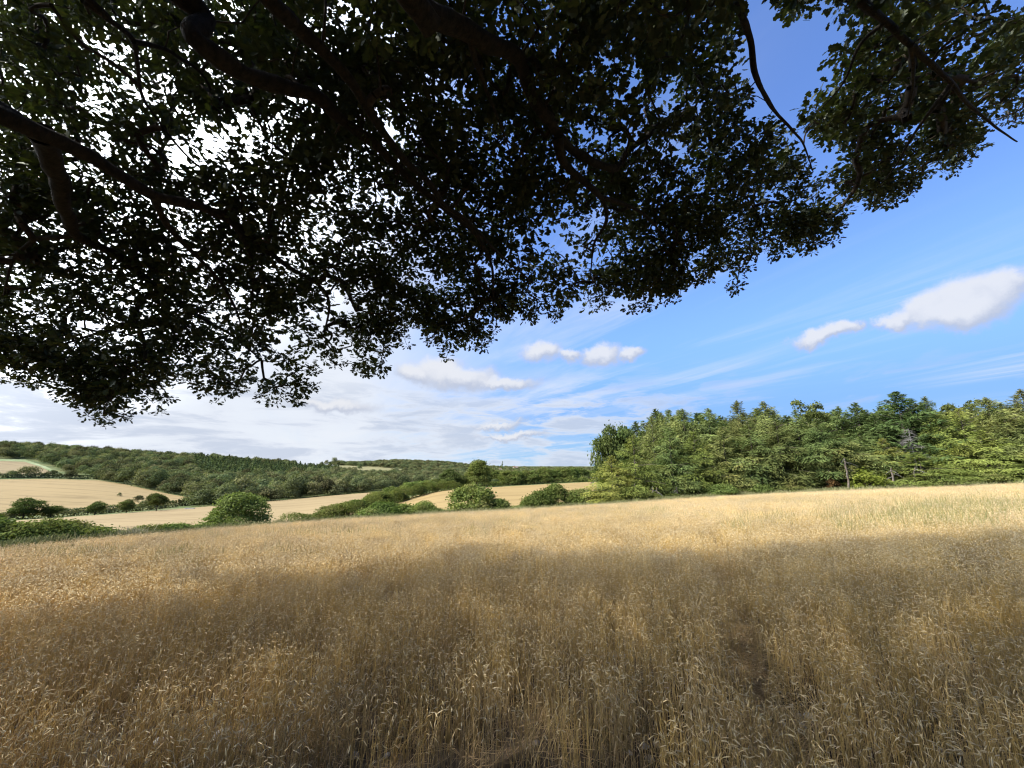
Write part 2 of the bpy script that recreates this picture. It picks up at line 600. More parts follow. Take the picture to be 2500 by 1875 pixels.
pp, rr = np.meshgrid(PHI[:-1], RAD[1:], indexing='ij')
V = np.stack([np.sin(pp) * rr, np.cos(pp) * rr, ZT[:-1, 1:]], -1)
npx, nr = V.shape[:2]
idx = np.arange(npx * nr).reshape(npx, nr)
nxt = np.roll(idx, -1, 0)
Q = np.stack([idx[:, :-1], nxt[:, :-1], nxt[:, 1:], idx[:, 1:]], -1).reshape(-1, 4)[:, ::-1]
ctr = np.array([[0, 0, 0.0]])
Vf = np.concatenate([V.reshape(-1, 3), ctr])
tri0 = np.stack([np.full(npx, len(Vf) - 1), nxt[:, 0], idx[:, 0], np.full(npx, len(Vf) - 1)], -1)
tone = np.clip((rr - edge_r(pp) - 0.3) / 2.0, 0, 1)
me = make_mesh('ground', Vf, Q, [ground_mat()], np.concatenate([tone.ravel(), [0]]), smooth=True)
tag(add('ground', me), kind='structure')


def sheet(name, pxs, up, lo, mat_, rmin, lift, step=6, nt=24):
    """a field draped over the ground between an upper and a lower edge"""
    xs = np.arange(pxs[0], pxs[1] + 0.1, step)
    u = np.interp(xs, [p[0] for p in up], [p[1] for p in up])
    l = np.interp(xs, [p[0] for p in lo], [p[1] for p in lo])
    rows = []
    for x, a, b in zip(xs, u, l):
        pa, pb = hit(x, a, rmin), hit(x, max(b, a + 0.3), rmin)
        ra, rb = np.hypot(*pa[:2]), np.hypot(*pb[:2])
        ph = math.atan2(pa[0], pa[1])
        pl = math.atan2(pb[0], pb[1])
        line = []
        for k in range(nt):
            t = k / (nt - 1)
            r = rb * (ra / rb) ** t
            f = pl * (1 - t) + ph * t
            X, Y = math.sin(f) * r, math.cos(f) * r
            line.append((X, Y, tz(X, Y) + lift))
        rows.append(line)
    V = np.array(rows)
    n, m = V.shape[:2]
    idx = np.arange(n * m).reshape(n, m)
    Q = np.stack([idx[:-1, :-1], idx[1:, :-1], idx[1:, 1:], idx[:-1, 1:]], -1).reshape(-1, 4)
    o = add(name, make_mesh(name, V.reshape(-1, 3), Q, [mat_], smooth=True))
    tag(o, kind='structure')
    return o


STUB1, STUB2 = (0.335, 0.225, 0.115), (0.47, 0.335, 0.185)
A_up = [(-300, 1288), (0, 1274), (240, 1258), (470, 1240), (640, 1226), (800, 1211), (960, 1198), (990, 1196)]
A_lo = [(-300, 1335), (0, 1318), (240, 1322), (480, 1302), (600, 1290), (720, 1282), (834, 1266), (893, 1250), (918, 1235), (960, 1214), (990, 1204)]
sheet('stubble_field', (-300, 990), A_up, A_lo, field_mat('pale_stubble', (0.1409, 0.099, 0.0436), (0.2185, 0.1618, 0.0778), R(35), 5.0, 0.4), 85, 0.12)
B_up = [(846, 1266), (893, 1251), (960, 1228), (1010, 1212), (1070, 1199), (1150, 1193), (1250, 1187), (1420, 1178), (1460, 1176)]
B_lo = [(846, 1275), (1000, 1262), (1250, 1250), (1460, 1240)]
sheet('stubble_field', (846, 1460), B_up, B_lo, field_mat('golden_stubble', (0.1498, 0.1008, 0.037), (0.2386, 0.1701, 0.0686), R(20), 4.0, 0.4), 62, 0.10)
C_up = [(-300, 1172), (0, 1171), (120, 1170), (240, 1173), (300, 1182), (360, 1195), (420, 1208), (462, 1215)]
C_lo = [(-300, 1274), (0, 1260), (100, 1254), (200, 1247), (330, 1240), (400, 1234), (430, 1228), (462, 1220)]
sheet('stubble_field', (-300, 462), C_up, C_lo, field_mat('brown_stubble', (0.1199, 0.0856, 0.036), (0.2152, 0.1563, 0.0686), R(-12), 9.0, 0.45), 345, 0.25)
D_up = [(-300, 1122), (0, 1126), (60, 1128), (100, 1141), (128, 1155)]
D_lo = [(-300, 1162), (0, 1161), (128, 1162)]
sheet('stubble_field', (-300, 128), D_up, D_lo, field_mat('dull_stubble', (0.1199, 0.0886, 0.0426), (0.1916, 0.1461, 0.0724), R(-12), 9.0, 0.4), 640, 0.3)
sheet('grass_strip', (-300, 178), [(-300, 1118), (0, 1122), (62, 1123), (110, 1139), (150, 1157), (178, 1160)], [(-300, 1122), (0, 1126), (60, 1128), (100, 1141), (128, 1155), (150, 1162), (178, 1163)],
      field_mat('pale_grass', (0.126, 0.1596, 0.063), (0.2268, 0.252, 0.1344), R(-12), 9.0, 0.2), 640, 0.45, step=4, nt=6)
sheet('pasture', (716, 1000), [(716, 1138), (784, 1136), (870, 1137), (940, 1139), (1000, 1150)], [(716, 1140), (784, 1144), (850, 1152), (920, 1156), (960, 1155), (1000, 1152)],
      field_mat('olive_pasture', (0.1176, 0.1134, 0.0462), (0.1806, 0.1638, 0.0756), R(10), 12.0, 0.3), 800, 0.6, step=4, nt=10)
sheet('stubble_field', (840, 922), [(840, 1152), (870, 1154), (922, 1158)], [(840, 1154), (870, 1160), (900, 1163), (922, 1161)],
      field_mat('far_stubble', (0.1678, 0.1253, 0.0569), (0.242, 0.1851, 0.0938), R(10), 12.0, 0.3), 700, 0.9, step=4, nt=6)
NOWOOD = [(A_up, A_lo, 0), (C_up, C_lo, 0), (D_up, D_lo, 0), ([(-300, 1116), (62, 1120), (178, 1157), (240, 1166)], [(-300, 1170), (240, 1172)], 0),
          ([(716, 1132), (1000, 1146)], [(716, 1141), (784, 1145), (850, 1153), (920, 1164), (1000, 1153)], 0), (B_up, B_lo, 0)]


# ------------------------------------------------------------------ scattering of stuff by geometry nodes (instances of meshes)
def scatter(name, P, rot, scl, idx, variants):
    me = bpy.data.meshes.new(name)
    me.vertices.add(len(P))
    me.vertices.foreach_set('co', np.asarray(P, np.float32).ravel())
    for an, arr in (('rot', rot), ('scl', scl)):
        a = me.attributes.new(an, 'FLOAT_VECTOR', 'POINT')
        a.data.foreach_set('vector', np.asarray(arr, np.float32).ravel())
    a = me.attributes.new('idx', 'INT', 'POINT')
    a.data.foreach_set('value', np.asarray(idx, np.int32))
    o = add(name, me)
    ng = bpy.data.node_groups.new(name + '_spread', 'GeometryNodeTree')
    ng.interface.new_socket('Geometry', in_out='INPUT', socket_type='NodeSocketGeometry')
    ng.interface.new_socket('Geometry', in_out='OUTPUT', socket_type='NodeSocketGeometry')
    N, L = ng.nodes, ng.links
    gi, go = N.new('NodeGroupInput'), N.new('NodeGroupOutput')
    gti = N.new('GeometryNodeGeometryToInstance')
    for vme in reversed(variants):
        src = bpy.data.objects.new(name + '_source', vme)
        oi = N.new('GeometryNodeObjectInfo')
        oi.inputs['Object'].default_value = src
        L.new(oi.outputs['Geometry'], gti.inputs[0])
    iop = N.new('GeometryNodeInstanceOnPoints')
    iop.inputs['Pick Instance'].default_value = True
    L.new(gi.outputs[0], iop.inputs['Points'])
    L.new(gti.outputs[0], iop.inputs['Instance'])
    for an, dt, sock in (('rot', 'FLOAT_VECTOR', 'Rotation'), ('scl', 'FLOAT_VECTOR', 'Scale'), ('idx', 'INT', 'Instance Index')):
        na = N.new('GeometryNodeInputNamedAttribute')
        na.data_type = dt
        na.inputs['Name'].default_value = an
        L.new(na.outputs['Attribute'], iop.inputs[sock])
    L.new(iop.outputs[0], go.inputs[0])
    mod = o.modifiers.new('spread', 'NODES')
    mod.node_group = ng
    return o


# ------------------------------------------------------------------ foliage generators
def leaf_quads(C, Nn, size, aspect=0.6):
    """diamond leaves at centres C with normals about Nn"""
    n = len(C)
    rnd = rng.normal(size=(n, 3))
    A = norm(np.cross(Nn, rnd))
    B = np.cross(Nn, A)
    s = size[:, None]
    bend = Nn * s * 0.15
    V = np.stack([C - A * s, C + B * s * aspect + bend, C + A * s, C - B * s * aspect + bend], 1).reshape(-1, 3)
    Q = np.arange(4 * n).reshape(n, 4)
    return V, Q


def crown_mesh(name, m, H, W, base, nblob, nleaf, leaf, shape='round', seed=0, spread=1.0, blobr=(0.2, 0.36), jit=0.6):
    """a broadleaf crown: leaf clumps around the ends of the boughs, gaps between them"""
    g = np.random.default_rng(seed)
    cz, rz, rx = (H + base) / 2, (H - base) / 2, W / 2
    cs, rs = [], []
    for _ in range(nblob):
        d = norm(g.normal(size=3))
        k = g.uniform(0.35, 0.86) ** 0.6
        r = g.uniform(*blobr) * min(rx, rz * 1.3)
        c = np.array([d[0] * (rx - r * 0.7) * k * spread, d[1] * (rx - r * 0.7) * k * spread, cz + d[2] * (rz - r * 0.7) * k])
        if shape == 'dome':
            t = g.uniform(0, 1) ** 0.9
            an = g.uniform(0, 2 * math.pi)
            ra = (rx - 0.7 * r) * math.sqrt(max(1 - t ** 1.8, 0)) * g.uniform(0.35, 1) ** 0.5
            c = np.array([ra * math.cos(an), ra * math.sin(an), base + 0.5 * r + t * (H - base - 1.35 * r)])
        cs.append(c)
        rs.append(r)
    cs, rs = np.array(cs), np.array(rs)
    pr = rs ** 2 / np.sum(rs ** 2)
    w = g.choice(nblob, nleaf, p=pr)
    lumps = norm(g.normal(size=(9, 3)))
    d = norm(g.normal(size=(nleaf, 3)))
    d[:, 2] = np.where(d[:, 2] < -0.35, -d[:, 2] * 0.6, d[:, 2])
    d = norm(d)
    f = g.uniform(0.55, 1.12, nleaf) ** 0.7
    f = np.where(g.uniform(0, 1, nleaf) < 0.20, f * g.uniform(1.0, 1.55, nleaf), f)
    C = cs[w] + d * (rs[w] * f)[:, None] * np.array([1.12, 1.12, 0.85])
    out_ = norm(C - np.array([0, 0, base]))
    C = np.array([0, 0, base]) + (C - np.array([0, 0, base])) * (0.90 + 0.28 * np.max(np.clip(out_ @ lumps.T - 0.72, 0, 1) / 0.28, axis=1))[:, None]
    N_ = norm(d + g.normal(size=(nleaf, 3)) * jit)
    size = leaf * g.uniform(0.6, 1.3, nleaf)
    V, Q = leaf_quads(C, N_, size)
    tb = g.uniform(0.1, 0.7, nblob)
    t = np.clip(tb[w] + g.normal(size=nleaf) * 0.2, 0, 1)
    return make_mesh(name, V, Q, [m], np.repeat(t, 4)), cs


def wood_mesh(name, m, H, base, cs, r0, seed=0):
    """trunk and boughs of a broadleaf tree as one tapered frame"""
    g = np.random.default_rng(seed)
    top = np.array([0, 0, max(base + (H - base) * 0.45, 0.5)])
    P = [np.linspace([0, 0, -0.4], top, 6)]
    Rr = [np.linspace(r0 * 1.15, r0 * 0.5, 6)]
    for c in cs[:9]:
        t = g.uniform(0.45, 0.95)
        a = top * t
        q = np.linspace(0, 1, 6)[:, None]
        path = a * (1 - q) + c * q
        path[:, 2] += np.sin(q[:, 0] * math.pi) * 0.12 * np.linalg.norm(c - a)
        P.append(path)
        Rr.append(np.linspace(r0 * 0.42, r0 * 0.08, 6))
    V, Q = tubes(np.array(P), np.array(Rr), 6)
    return make_mesh(name, V, Q, [m], smooth=True)


def needle_quads(C, A, Nn, size, aspect):
    """narrow sprays of needles lying along A"""
    n = len(C)
    B = norm(np.cross(Nn, A))
    s = size[:, None]
    V = np.stack([C - A * s, C + B * s * aspect - A * s * 0.2, C + A * s, C - B * s * aspect - A * s * 0.2], 1).reshape(-1, 3)
    return V, np.arange(4 * n).reshape(n, 4)


def conifer_mesh(name, m, H, W, base, nbr, per, seed=0, droop=0.35, leaf=0.34, gaps=0.1, up=0.1, aspect=0.26, hang=0.5):
    """whorls of boughs carrying drooping side sprays of needles; returns crown mesh and bough paths"""
    g = np.random.default_rng(seed)
    Cs, As, Ns, Ss, Ts, paths = [], [], [], [], [], []
    az = 0.0
    for i in range(nbr):
        t = (i + g.uniform(0, 1)) / nbr
        if g.uniform() < gaps and t < 0.9:
            continue
        z = base + (H - base) * t
        L = W / 2 * (min(1.0, (1 - t) * 1.55) ** 0.9 + 0.04) * g.uniform(0.5, 1.3)
        if t < 0.15:
            L *= 0.7 + t * 2
        az += 2.4 + g.normal() * 0.4
        di = np.array([math.cos(az), math.sin(az), 0])
        lift = up + 0.9 * t ** 2
        dr = droop * (1 - 0.6 * t)
        q = np.linspace(0, 1, 6)
        path = di[None] * (q * L)[:, None]
        path[:, 2] = z + lift * L * q - dr * L * q ** 2.0
        paths.append(path)
        k = max(10, int(per * (L / (W / 2))))
        s = g.uniform(0.10, 1.0, k) ** 0.8
        side = np.array([-di[1], di[0], 0])
        sgn = g.choice([-1.0, 1.0], k)
        wdt = L * 0.40 * np.sin(np.clip(s, 0, 1) * 2.7) * g.uniform(0, 1, k)
        c = di[None] * (s * L)[:, None] + side[None] * (wdt * sgn)[:, None] + di[None] * (wdt * 0.5)[:, None]
        fall = g.uniform(0, 1, k) ** 1.6 * hang * (0.4 + 0.6 * L / (W / 2))
        c[:, 2] = z + lift * L * s - dr * L * s ** 2 - wdt * 0.35 - fall
        A = norm(di[None] * 0.75 + side[None] * (sgn * 0.65)[:, None] + np.array([0, 0, -1.0])[None] * (0.30 + 1.5 * fall / max(hang, 0.01))[:, None] + g.normal(size=(k, 3)) * 0.25)
        A[:, 2] += lift * 0.5
        A = norm(A)
        n_ = norm(np.array([0, 0, 0.5]) + di * 0.8 + g.normal(size=(k, 3)) * 0.5)
        Cs.append(c)
        As.append(A)
        Ns.append(n_)
        Ss.append(leaf * g.uniform(0.5, 1.25, k) * (0.6 + 0.4 * (1 - t)))
        tt = g.uniform(0.15, 0.75)
        Ts.append(np.clip(tt + (s - 0.5) * 0.5 + g.normal(size=k) * 0.15, 0, 1))
    k = 40
    zz = g.uniform(H * 0.90, H, k)
    an = g.uniform(0, 6.28, k)
    rr_ = (H - zz) * 0.25
    Cs.append(np.stack([np.cos(an) * rr_, np.sin(an) * rr_, zz], -1))
    As.append(norm(np.stack([np.cos(an), np.sin(an), np.full(k, 0.9)], -1)))
    Ns.append(norm(g.normal(size=(k, 3))))
    Ss.append(np.full(k, leaf * 0.6))
    Ts.append(g.uniform(0.3, 0.8, k))
    C, A, Nn, Sz, T = (np.concatenate(v) for v in (Cs, As, Ns, Ss, Ts))
    V, Q = needle_quads(C, A, Nn, Sz, aspect)
    return make_mesh(name, V, Q, [m], np.repeat(T, 4)), np.array(paths)


def conifer_wood(name, m, H, r0, paths, every=3):
    q = np.linspace(0, 1, 6)
    tr = np.stack([np.zeros(6), np.zeros(6), -0.5 + (H * 0.97 + 0.5) * q], -1)
    P = np.concatenate([tr[None], paths[::every]])
    Rr = np.concatenate([(r0 * (1 - 0.93 * q))[None], np.repeat((0.045 * (1 - 0.75 * q))[None], len(paths[::every]), 0)])
    V, Q = tubes(P, Rr, 6)
    return make_mesh(name, V, Q, [m], smooth=True)


class Kind:
    """one kind of tree: meshes for crown and wood, with the height and width they were made at"""
    def __init__(self, crown, wood, H, W):
        self.crown, self.wood, self.H, self.W = crown, wood, H, W


def plant(kind, name, loc, H, W, label, cat, group=None, rz=None, crown_name='crown', wood_name='trunk'):
    o = bpy.data.objects.new(name, None)
    COL.objects.link(o)
    o.empty_display_size = 0.2
    o.location = loc
    o.rotation_euler = (0, 0, rng.uniform(0, 6.28) if rz is None else rz)
    o.scale = (W / kind.W, W / kind.W, H / kind.H)
    tag(o, label, cat, group)
    add(crown_name, kind.crown, o)
    if kind.wood is not None:
        add(wood_name, kind.wood, o)
    return o


def stand(px, top_row, r, width_px=None):
    """foot, height and width of a plant seen with its tip at (px, top_row), standing r metres away"""
    d = ray(px, top_row)
    h = math.hypot(d[0], d[1])
    x, y = d[0] / h * r, d[1] / h * r
    z = tz(x, y)
    top = CAM_Z + d[2] / h * r
    dep = y * math.cos(PITCH) + (top - CAM_Z) * math.sin(PITCH)
    wid = width_px * dep / F if width_px else None
    return (x, y, z), top - z, wid


# ------------------------------------------------------------------ kinds of trees and bushes
def bush_kind(nm, m, H, W, base, nblob, nleaf, leaf, seed, shape='dome', wood=M_twig, r0=0.09, blobr=(0.2, 0.36), spread=1.0):
    c, cs = crown_mesh(nm, m, H, W, base, nblob, nleaf, leaf, shape, seed, spread, blobr)
    return Kind(c, wood_mesh(nm + '_wood', wood, H, base, cs, r0, seed) if wood else None, H, W)


def fir_kind(nm, m, H, W, base, nbr, per, seed, wood=M_fbark, r0=0.17, **kw):
    c, paths = conifer_mesh(nm, m, H, W, base, nbr, per, seed, **kw)
    return Kind(c, conifer_wood(nm + '_wood', wood, H, r0, paths), H, W)


BUSH = [bush_kind('bush_crown', M_hedge, 4.0, 5.0, 0.1, 44, 9000, 0.115, 100 + i) for i in range(3)]
ROUND = bush_kind('round_bush_crown', M_bush, 6.0, 6.5, 0.2, 75, 16000, 0.12, 123, blobr=(0.16, 0.32))
DTREE = [bush_kind('tree_crown', M_decid, 10.0, 9.0, 1.2, 46, 8000, 0.24, 130 + i, 'round', M_twig, 0.22) for i in range(3)]
AIRY = bush_kind('airy_crown', M_decid, 15.0, 7.0, 4.0, 46, 3800, 0.17, 140, 'round', M_twig, 0.16, (0.12, 0.22), 1.1)
HTREE = [bush_kind('hedge_tree_crown', M_hedge, 7.0, 8.0, 0.2, 44, 8000, 0.19, 150 + i, 'dome', M_twig, 0.16) for i in range(3)]
FIR = [fir_kind('fir_crown', M_fir, 14.0, 5.6, (1.6, 4.2, 2.6, 4.8)[i], 150, 210, 160 + i, droop=0.40, gaps=0.30, hang=1.15, leaf=0.29, aspect=0.17, up=0.2) for i in range(4)]
DFIR = [fir_kind('dark_fir_crown', M_dfir, 14.0, 6.2, 1.0, 140, 170, 170 + i, droop=0.10, gaps=0.10, up=0.35, hang=0.35, aspect=0.22) for i in range(2)]
LARCH = [fir_kind('larch_crown', M_larch, 12.0, 6.4, (0.6, 2.0, 1.0)[i], 140, 200, 180 + i, droop=0.34, gaps=0.26, up=0.14, leaf=0.25, aspect=0.22, hang=0.8) for i in range(3)]
FARB = [Kind(crown_mesh('far_tree_crown', M_far, 13.0, 14.0, 0.3, 22, 1100, 0.62, 'dome', 190 + i, 1.0, (0.34, 0.52), 0.36)[0], None, 13.0, 14.0) for i in range(6)]
FARC = [Kind(conifer_mesh('far_conifer_crown', M_farcon, 14.0, 6.5, 0.5, 30, 12, 200 + i, leaf=1.1, droop=0.3, aspect=0.6)[0], None, 14.0, 6.5) for i in range(2)]


def bush(px, top, wpx, dr, kind, label, name='hedge_bush', cat='bush', group=None, wmul=1.32):
    r = float(edge_r(azim(px))) + dr
    loc, H, Wd = stand(px, top, r, wpx)
    return plant(kind, name, loc, max(H, 0.6), Wd * wmul, label, cat, group)


# ------------------------------------------------------------------ the hedge of bushes just beyond the wheat
G1 = 'bushes along the far edge of the wheat'
bush(-55, 1262, 190, 6, BUSH[0], 'dark green bush cut by the left edge of the photo, beyond the wheat', group=G1)
bush(40, 1266, 120, 5, BUSH[1], 'tall dark green bush at the left end of the hedge beyond the wheat', group=G1)
bush(110, 1276, 100, 4, BUSH[2], 'dark green bush between the leftmost bush and the bright rounded one', group=G1)
bush(185, 1273, 140, 5, BUSH[0], 'bright green spreading bush just left of the gap in the hedge', group=G1)
bush(305, 1290, 80, 6, BUSH[1], 'low dark bush just right of the gap in the hedge', group=G1)
bush(365, 1287, 90, 6, BUSH[2], 'low dark bush behind the pale feathery grass', group=G1)
bush(430, 1283, 110, 6, BUSH[0], 'low green bush between the feathery grass and the big round bush', group=G1)
bush(490, 1275, 80, 6, BUSH[1], 'small bush touching the left foot of the big round bush', group=G1)
bush(584, 1216, 165, 9, ROUND, 'big round light green bush standing above the hedge left of centre', 'round_bush', 'bush', wmul=1.0)
bush(668, 1280, 90, 7, BUSH[2], 'low green bush touching the right foot of the big round bush', group=G1)
bush(735, 1272, 90, 8, BUSH[1], 'low leafy bush at the near end of the diagonal hedge', group=G1)
bush(930, 1229, 90, 8, BUSH[0], 'light green bush, leftmost of the clump right of the diagonal hedge', group=G1)
bush(975, 1223, 110, 9, BUSH[1], 'tallest bush of the clump between the diagonal hedge and the golden field', group=G1)
bush(1032, 1229, 70, 8, BUSH[2], 'small rounded bush, rightmost of the clump before the golden field', group=G1)
bush(1070, 1243, 60, 6, BUSH[0], 'low scrubby bush beside the dark round tree', group=G1)
bush(1152, 1187, 112, 10, HTREE[0], 'dark round tree standing at the wheat edge before the golden field', 'round_tree', 'tree')
bush(1215, 1211, 72, 8, BUSH[1], 'bright bush leaning against the right side of the dark round tree', group=G1)
bush(1262, 1238, 60, 6, BUSH[2], 'low scrubby bush between the dark round tree and the twin domed bush', group=G1)
bush(1310, 1200, 75, 10, BUSH[0], 'left dome of the twin domed bush before the golden field', group=G1)
bush(1358, 1189, 68, 10, HTREE[1], 'taller right dome of the twin domed bush before the golden field', group=G1)
bush(1420, 1199, 70, 9, BUSH[2], 'bush at the left foot of the conifer plantation', group=G1)
bush(1462, 1190, 80, 7, BUSH[1], 'dark bush tucked under the first conifers on the left', group=G1)


# ------------------------------------------------------------------ hedges as long bodies of leaves
def hedge_body(name, m, pts, hs, width, leaf, dens, label, seed, cat='hedge', bump=0.35, trunk=True):
    g = np.random.default_rng(seed)
    pts = np.array(pts)
    seg = np.linalg.norm(np.diff(pts[:, :2], axis=0), axis=1)
    s = np.concatenate([[0], np.cumsum(seg)])
    Ltot = s[-1]
    n = int(Ltot * dens)
    u = g.uniform(0, Ltot, n)
    x, y = np.interp(u, s, pts[:, 0]), np.interp(u, s, pts[:, 1])
    h = np.interp(u, s, hs)
    tx, ty = np.interp(u + 1, s, pts[:, 0]) - np.interp(u - 1, s, pts[:, 0]), np.interp(u + 1, s, pts[:, 1]) - np.interp(u - 1, s, pts[:, 1])
    T = norm(np.stack([tx, ty], -1))
    per = np.array([mnoise.fractal(Vector((a * 0.22 / max(width, 1.5) * 3, seed * 3.1, 0)), 1.0, 2.0, 3) for a in u])
    hh = h * (1 + bump * per)
    th = g.uniform(-0.15, math.pi + 0.15, n)
    k = g.uniform(0.72, 1.06, n)
    ww = width / 2 * (1 + 0.3 * per)
    off = np.cos(th) * ww * k
    zz = np.maximum(np.sin(th), 0.02) ** 0.7 * hh * k
    X, Y = x - T[:, 1] * off, y + T[:, 0] * off
    Z = terrain(X, Y) + np.maximum(zz, 0.05)
    Nn = norm(np.stack([-T[:, 1] * np.cos(th), T[:, 0] * np.cos(th), np.sin(th) + 0.2], -1) + g.normal(size=(n, 3)) * 0.6)
    C = np.stack([X, Y, Z], -1)
    o0 = np.array([pts[0][0], pts[0][1], tz(pts[0][0], pts[0][1])])
    Vv, Q = leaf_quads(C - o0, Nn, leaf * g.uniform(0.6, 1.3, n))
    t = np.clip(0.45 + 0.5 * per + g.normal(size=n) * 0.2, 0, 1)
    o = bpy.data.objects.new(name, None)
    COL.objects.link(o)
    o.location = o0
    tag(o, label, cat)
    add('foliage', make_mesh(name, Vv, Q, [m], np.repeat(t, 4)), o)
    if trunk:
        ns = max(int(Ltot / 2.5), 2)
        us = (np.arange(ns) + g.uniform(0.2, 0.8, ns)) / ns * Ltot
        bx, by = np.interp(us, s, pts[:, 0]), np.interp(us, s, pts[:, 1])
        bz = terrain(bx, by)
        q = np.linspace(0, 1, 4)
        hq = np.interp(us, s, hs) * 0.75
        lean = g.normal(size=(ns, 2)) * 0.25
        P = np.stack([bx[:, None] + lean[:, :1] * q, by[:, None] + lean[:, 1:] * q, bz[:, None] - 0.2 + hq[:, None] * q], -1) - o0
        Vv, Q = tubes(P, np.repeat((0.09 * (1 - 0.7 * q))[None], ns, 0), 5)
        w = add('stem', make_mesh(name + '_stems', Vv, Q, [M_twig], smooth=True), o)
        w['kind'] = 'stuff'
    return o


dp = [(690, 1284), (760, 1277), (834, 1269), (893, 1254), (918, 1240), (980, 1225), (1050, 1205), (1090, 1198), (1121, 1195)]
dpts = [hit(x, y, 62) for x, y in dp]
hedge_body('hedge', M_hedge, dpts, [2.6, 2.8, 3.6, 4.2, 4.8, 5.6, 5.6, 5.0, 4.4], 5.0, 0.17, 300, 'tall shaggy hedge running diagonally between the two stubble fields', 7)
G2 = 'trees growing in the diagonal hedge'
for px, base, top, wpx, k, lab in [(812, 1268, 1232, 60, 0, 'rounded hedge tree, nearest in the diagonal hedge'),
                                   (870, 1258, 1224, 70, 1, 'second rounded tree from the near end of the diagonal hedge'),
                                   (925, 1238, 1202, 66, 2, 'broad tree in the middle of the diagonal hedge'),
                                   (965, 1228, 1190, 62, 0, 'tall dome shaped tree just past the middle of the diagonal hedge'),
                                   (1010, 1215, 1180, 58, 1, 'dome shaped tree two thirds along the diagonal hedge'),
                                   (1042, 1205, 1173, 52, 2, 'dark tree at the far end of the diagonal hedge')]:
    p = hit(px, base, 62)
    r = math.hypot(p[0], p[1])
    loc, H, Wd = stand(px, top, r, wpx)
    plant(HTREE[k], 'hedge_tree', loc, H, Wd * 1.3, lab, 'tree', G2)
hedge_body('hedge', M_far, [hit(x, y, 300) for x, y in [(-150, 1284), (0, 1271), (110, 1264), (230, 1256), (330, 1248), (430, 1238)]], [2.6] * 6, 3.2, 0.5, 34,
           'long low hedge along the top of the pale stubble, nearer of the pair', 8, trunk=False)
hedge_body('hedge', M_far, [hit(x, y, 330) for x, y in [(-150, 1273), (0, 1262), (110, 1256), (230, 1248), (330, 1241), (428, 1230)]], [2.4] * 6, 3.0, 0.5, 34,
           'long low hedge at the foot of the brown stubble, farther of the pair', 9, trunk=False)
hedge_body('hedge', M_far, [hit(x, y, 330) for x, y in [(432, 1236), (470, 1232), (540, 1230)]], [4.5, 4.0, 3.5], 4.0, 0.6, 50,
           'short thick hedge behind the big round bush, below the wood', 10, trunk=False)
hedge_body('hedge', M_far, [hit(x, y, 560) for x, y in [(-150, 1168), (0, 1167), (120, 1167), (240, 1170), (300, 1177)]], [4.5] * 5, 4.0, 0.7, 26,
           'dark hedge between the upper and the lower hillside stubble', 11, trunk=False)
hedge_body('hedge', M_far, [hit(x, y, 800) for x, y in [(800, 1135), (840, 1135), (872, 1136)]], [4, 4, 4], 4, 1.0, 20,
           'thin dark hedge along the skyline of the olive pasture', 12, trunk=False)
hedge_body('hedge', M_far, [hit(x, y, 800) for x, y in [(838, 1150), (880, 1153), (922, 1157)]], [4, 4, 4], 4, 1.0, 20,
           'dark hedge between the olive pasture and the small far stubble', 13, trunk=False)


def far_tree(px, base, top, wpx, k, name, label, rmin, kind=None, cat='tree', group=None):
    p = hit(px, base, rmin)
    r = math.hypot(p[0], p[1])
    loc, H, Wd = stand(px, top, r, wpx)
    kd = kind or DTREE[k]
    return plant(kd, name, loc, max(H, 1.0), Wd, label, cat, group)


# lone trees of the left hand valley
G3 = 'trees standing along the pair of low hedges'
far_tree(68, 1268, 1220, 70, 0, 'field_tree', 'big dark rounded tree on the low hedges at far left', 300, group=G3)
far_tree(130, 1264, 1233, 46, 1, 'field_tree', 'smaller spreading tree right of the big dark one on the low hedges', 300, group=G3)
far_tree(238, 1258, 1225, 40, 2, 'field_tree', 'round tree on the low hedges, centre of the five', 300, group=G3)
far_tree(314, 1254, 1222, 36, 0, 'field_tree', 'dark tree on the low hedges just left of the tall leaning one', 300, group=G3)
far_tree(390, 1247, 1202, 44, 1, 'field_tree', 'tallest tree near the right end of the low hedges', 300, group=G3)
far_tree(365, 1247, 1222, 40, 2, 'field_bush', 'low bush clinging to the left of the tallest hedge tree', 300, kind=FARB[1], cat='bush')
far_tree(340, 1226, 1207, 26, 2, 'field_bush', 'small tree standing inside the brown stubble', 340, kind=FARB[2], cat='bush')
far_tree(293, 1212, 1203, 9, 2, 'field_bush', 'tiny lone bush in the middle of the brown stubble', 340, kind=FARB[0], cat='bush')
G4 = 'trees on the hedge under the upper stubble'
far_tree(34, 1165, 1150, 30, 0, 'field_tree', 'leftmost low round tree on the dark upper hedge', 560, kind=FARB[0], group=G4)
far_tree(78, 1165, 1140, 42, 0, 'field_tree', 'largest round tree on the dark upper hedge at left', 560, kind=FARB[1], group=G4)
far_tree(111, 1166, 1153, 16, 0, 'field_tree', 'smallest tree on the dark upper hedge', 560, kind=FARB[2], group=G4)
far_tree(132, 1166, 1145, 26, 0, 'field_tree', 'dark tree by the pale grass strip on the upper hedge', 560, kind=FARB[3], group=G4)
far_tree(177, 1168, 1149, 30, 0, 'field_tree', 'bright green tree where the upper hedge meets the wood', 560, kind=FARB[0], group=G4)
G5 = 'trees on the skyline of the olive pasture'
for px, base, top, w, lab in [(786, 1137, 1124, 14, 'leftmost small tree of the skyline row above the pasture'), (797, 1137, 1124, 12, 'second small tree of the skyline row above the pasture'),
                              (806, 1137, 1125, 12, 'third small tree of the skyline row above the pasture'), (817, 1137, 1118, 15, 'tallest tree at the right of the skyline row')]:
    far_tree(px, base, top, w, 0, 'skyline_tree', lab, 800, kind=FARB[int(px) % 4], group=G5)
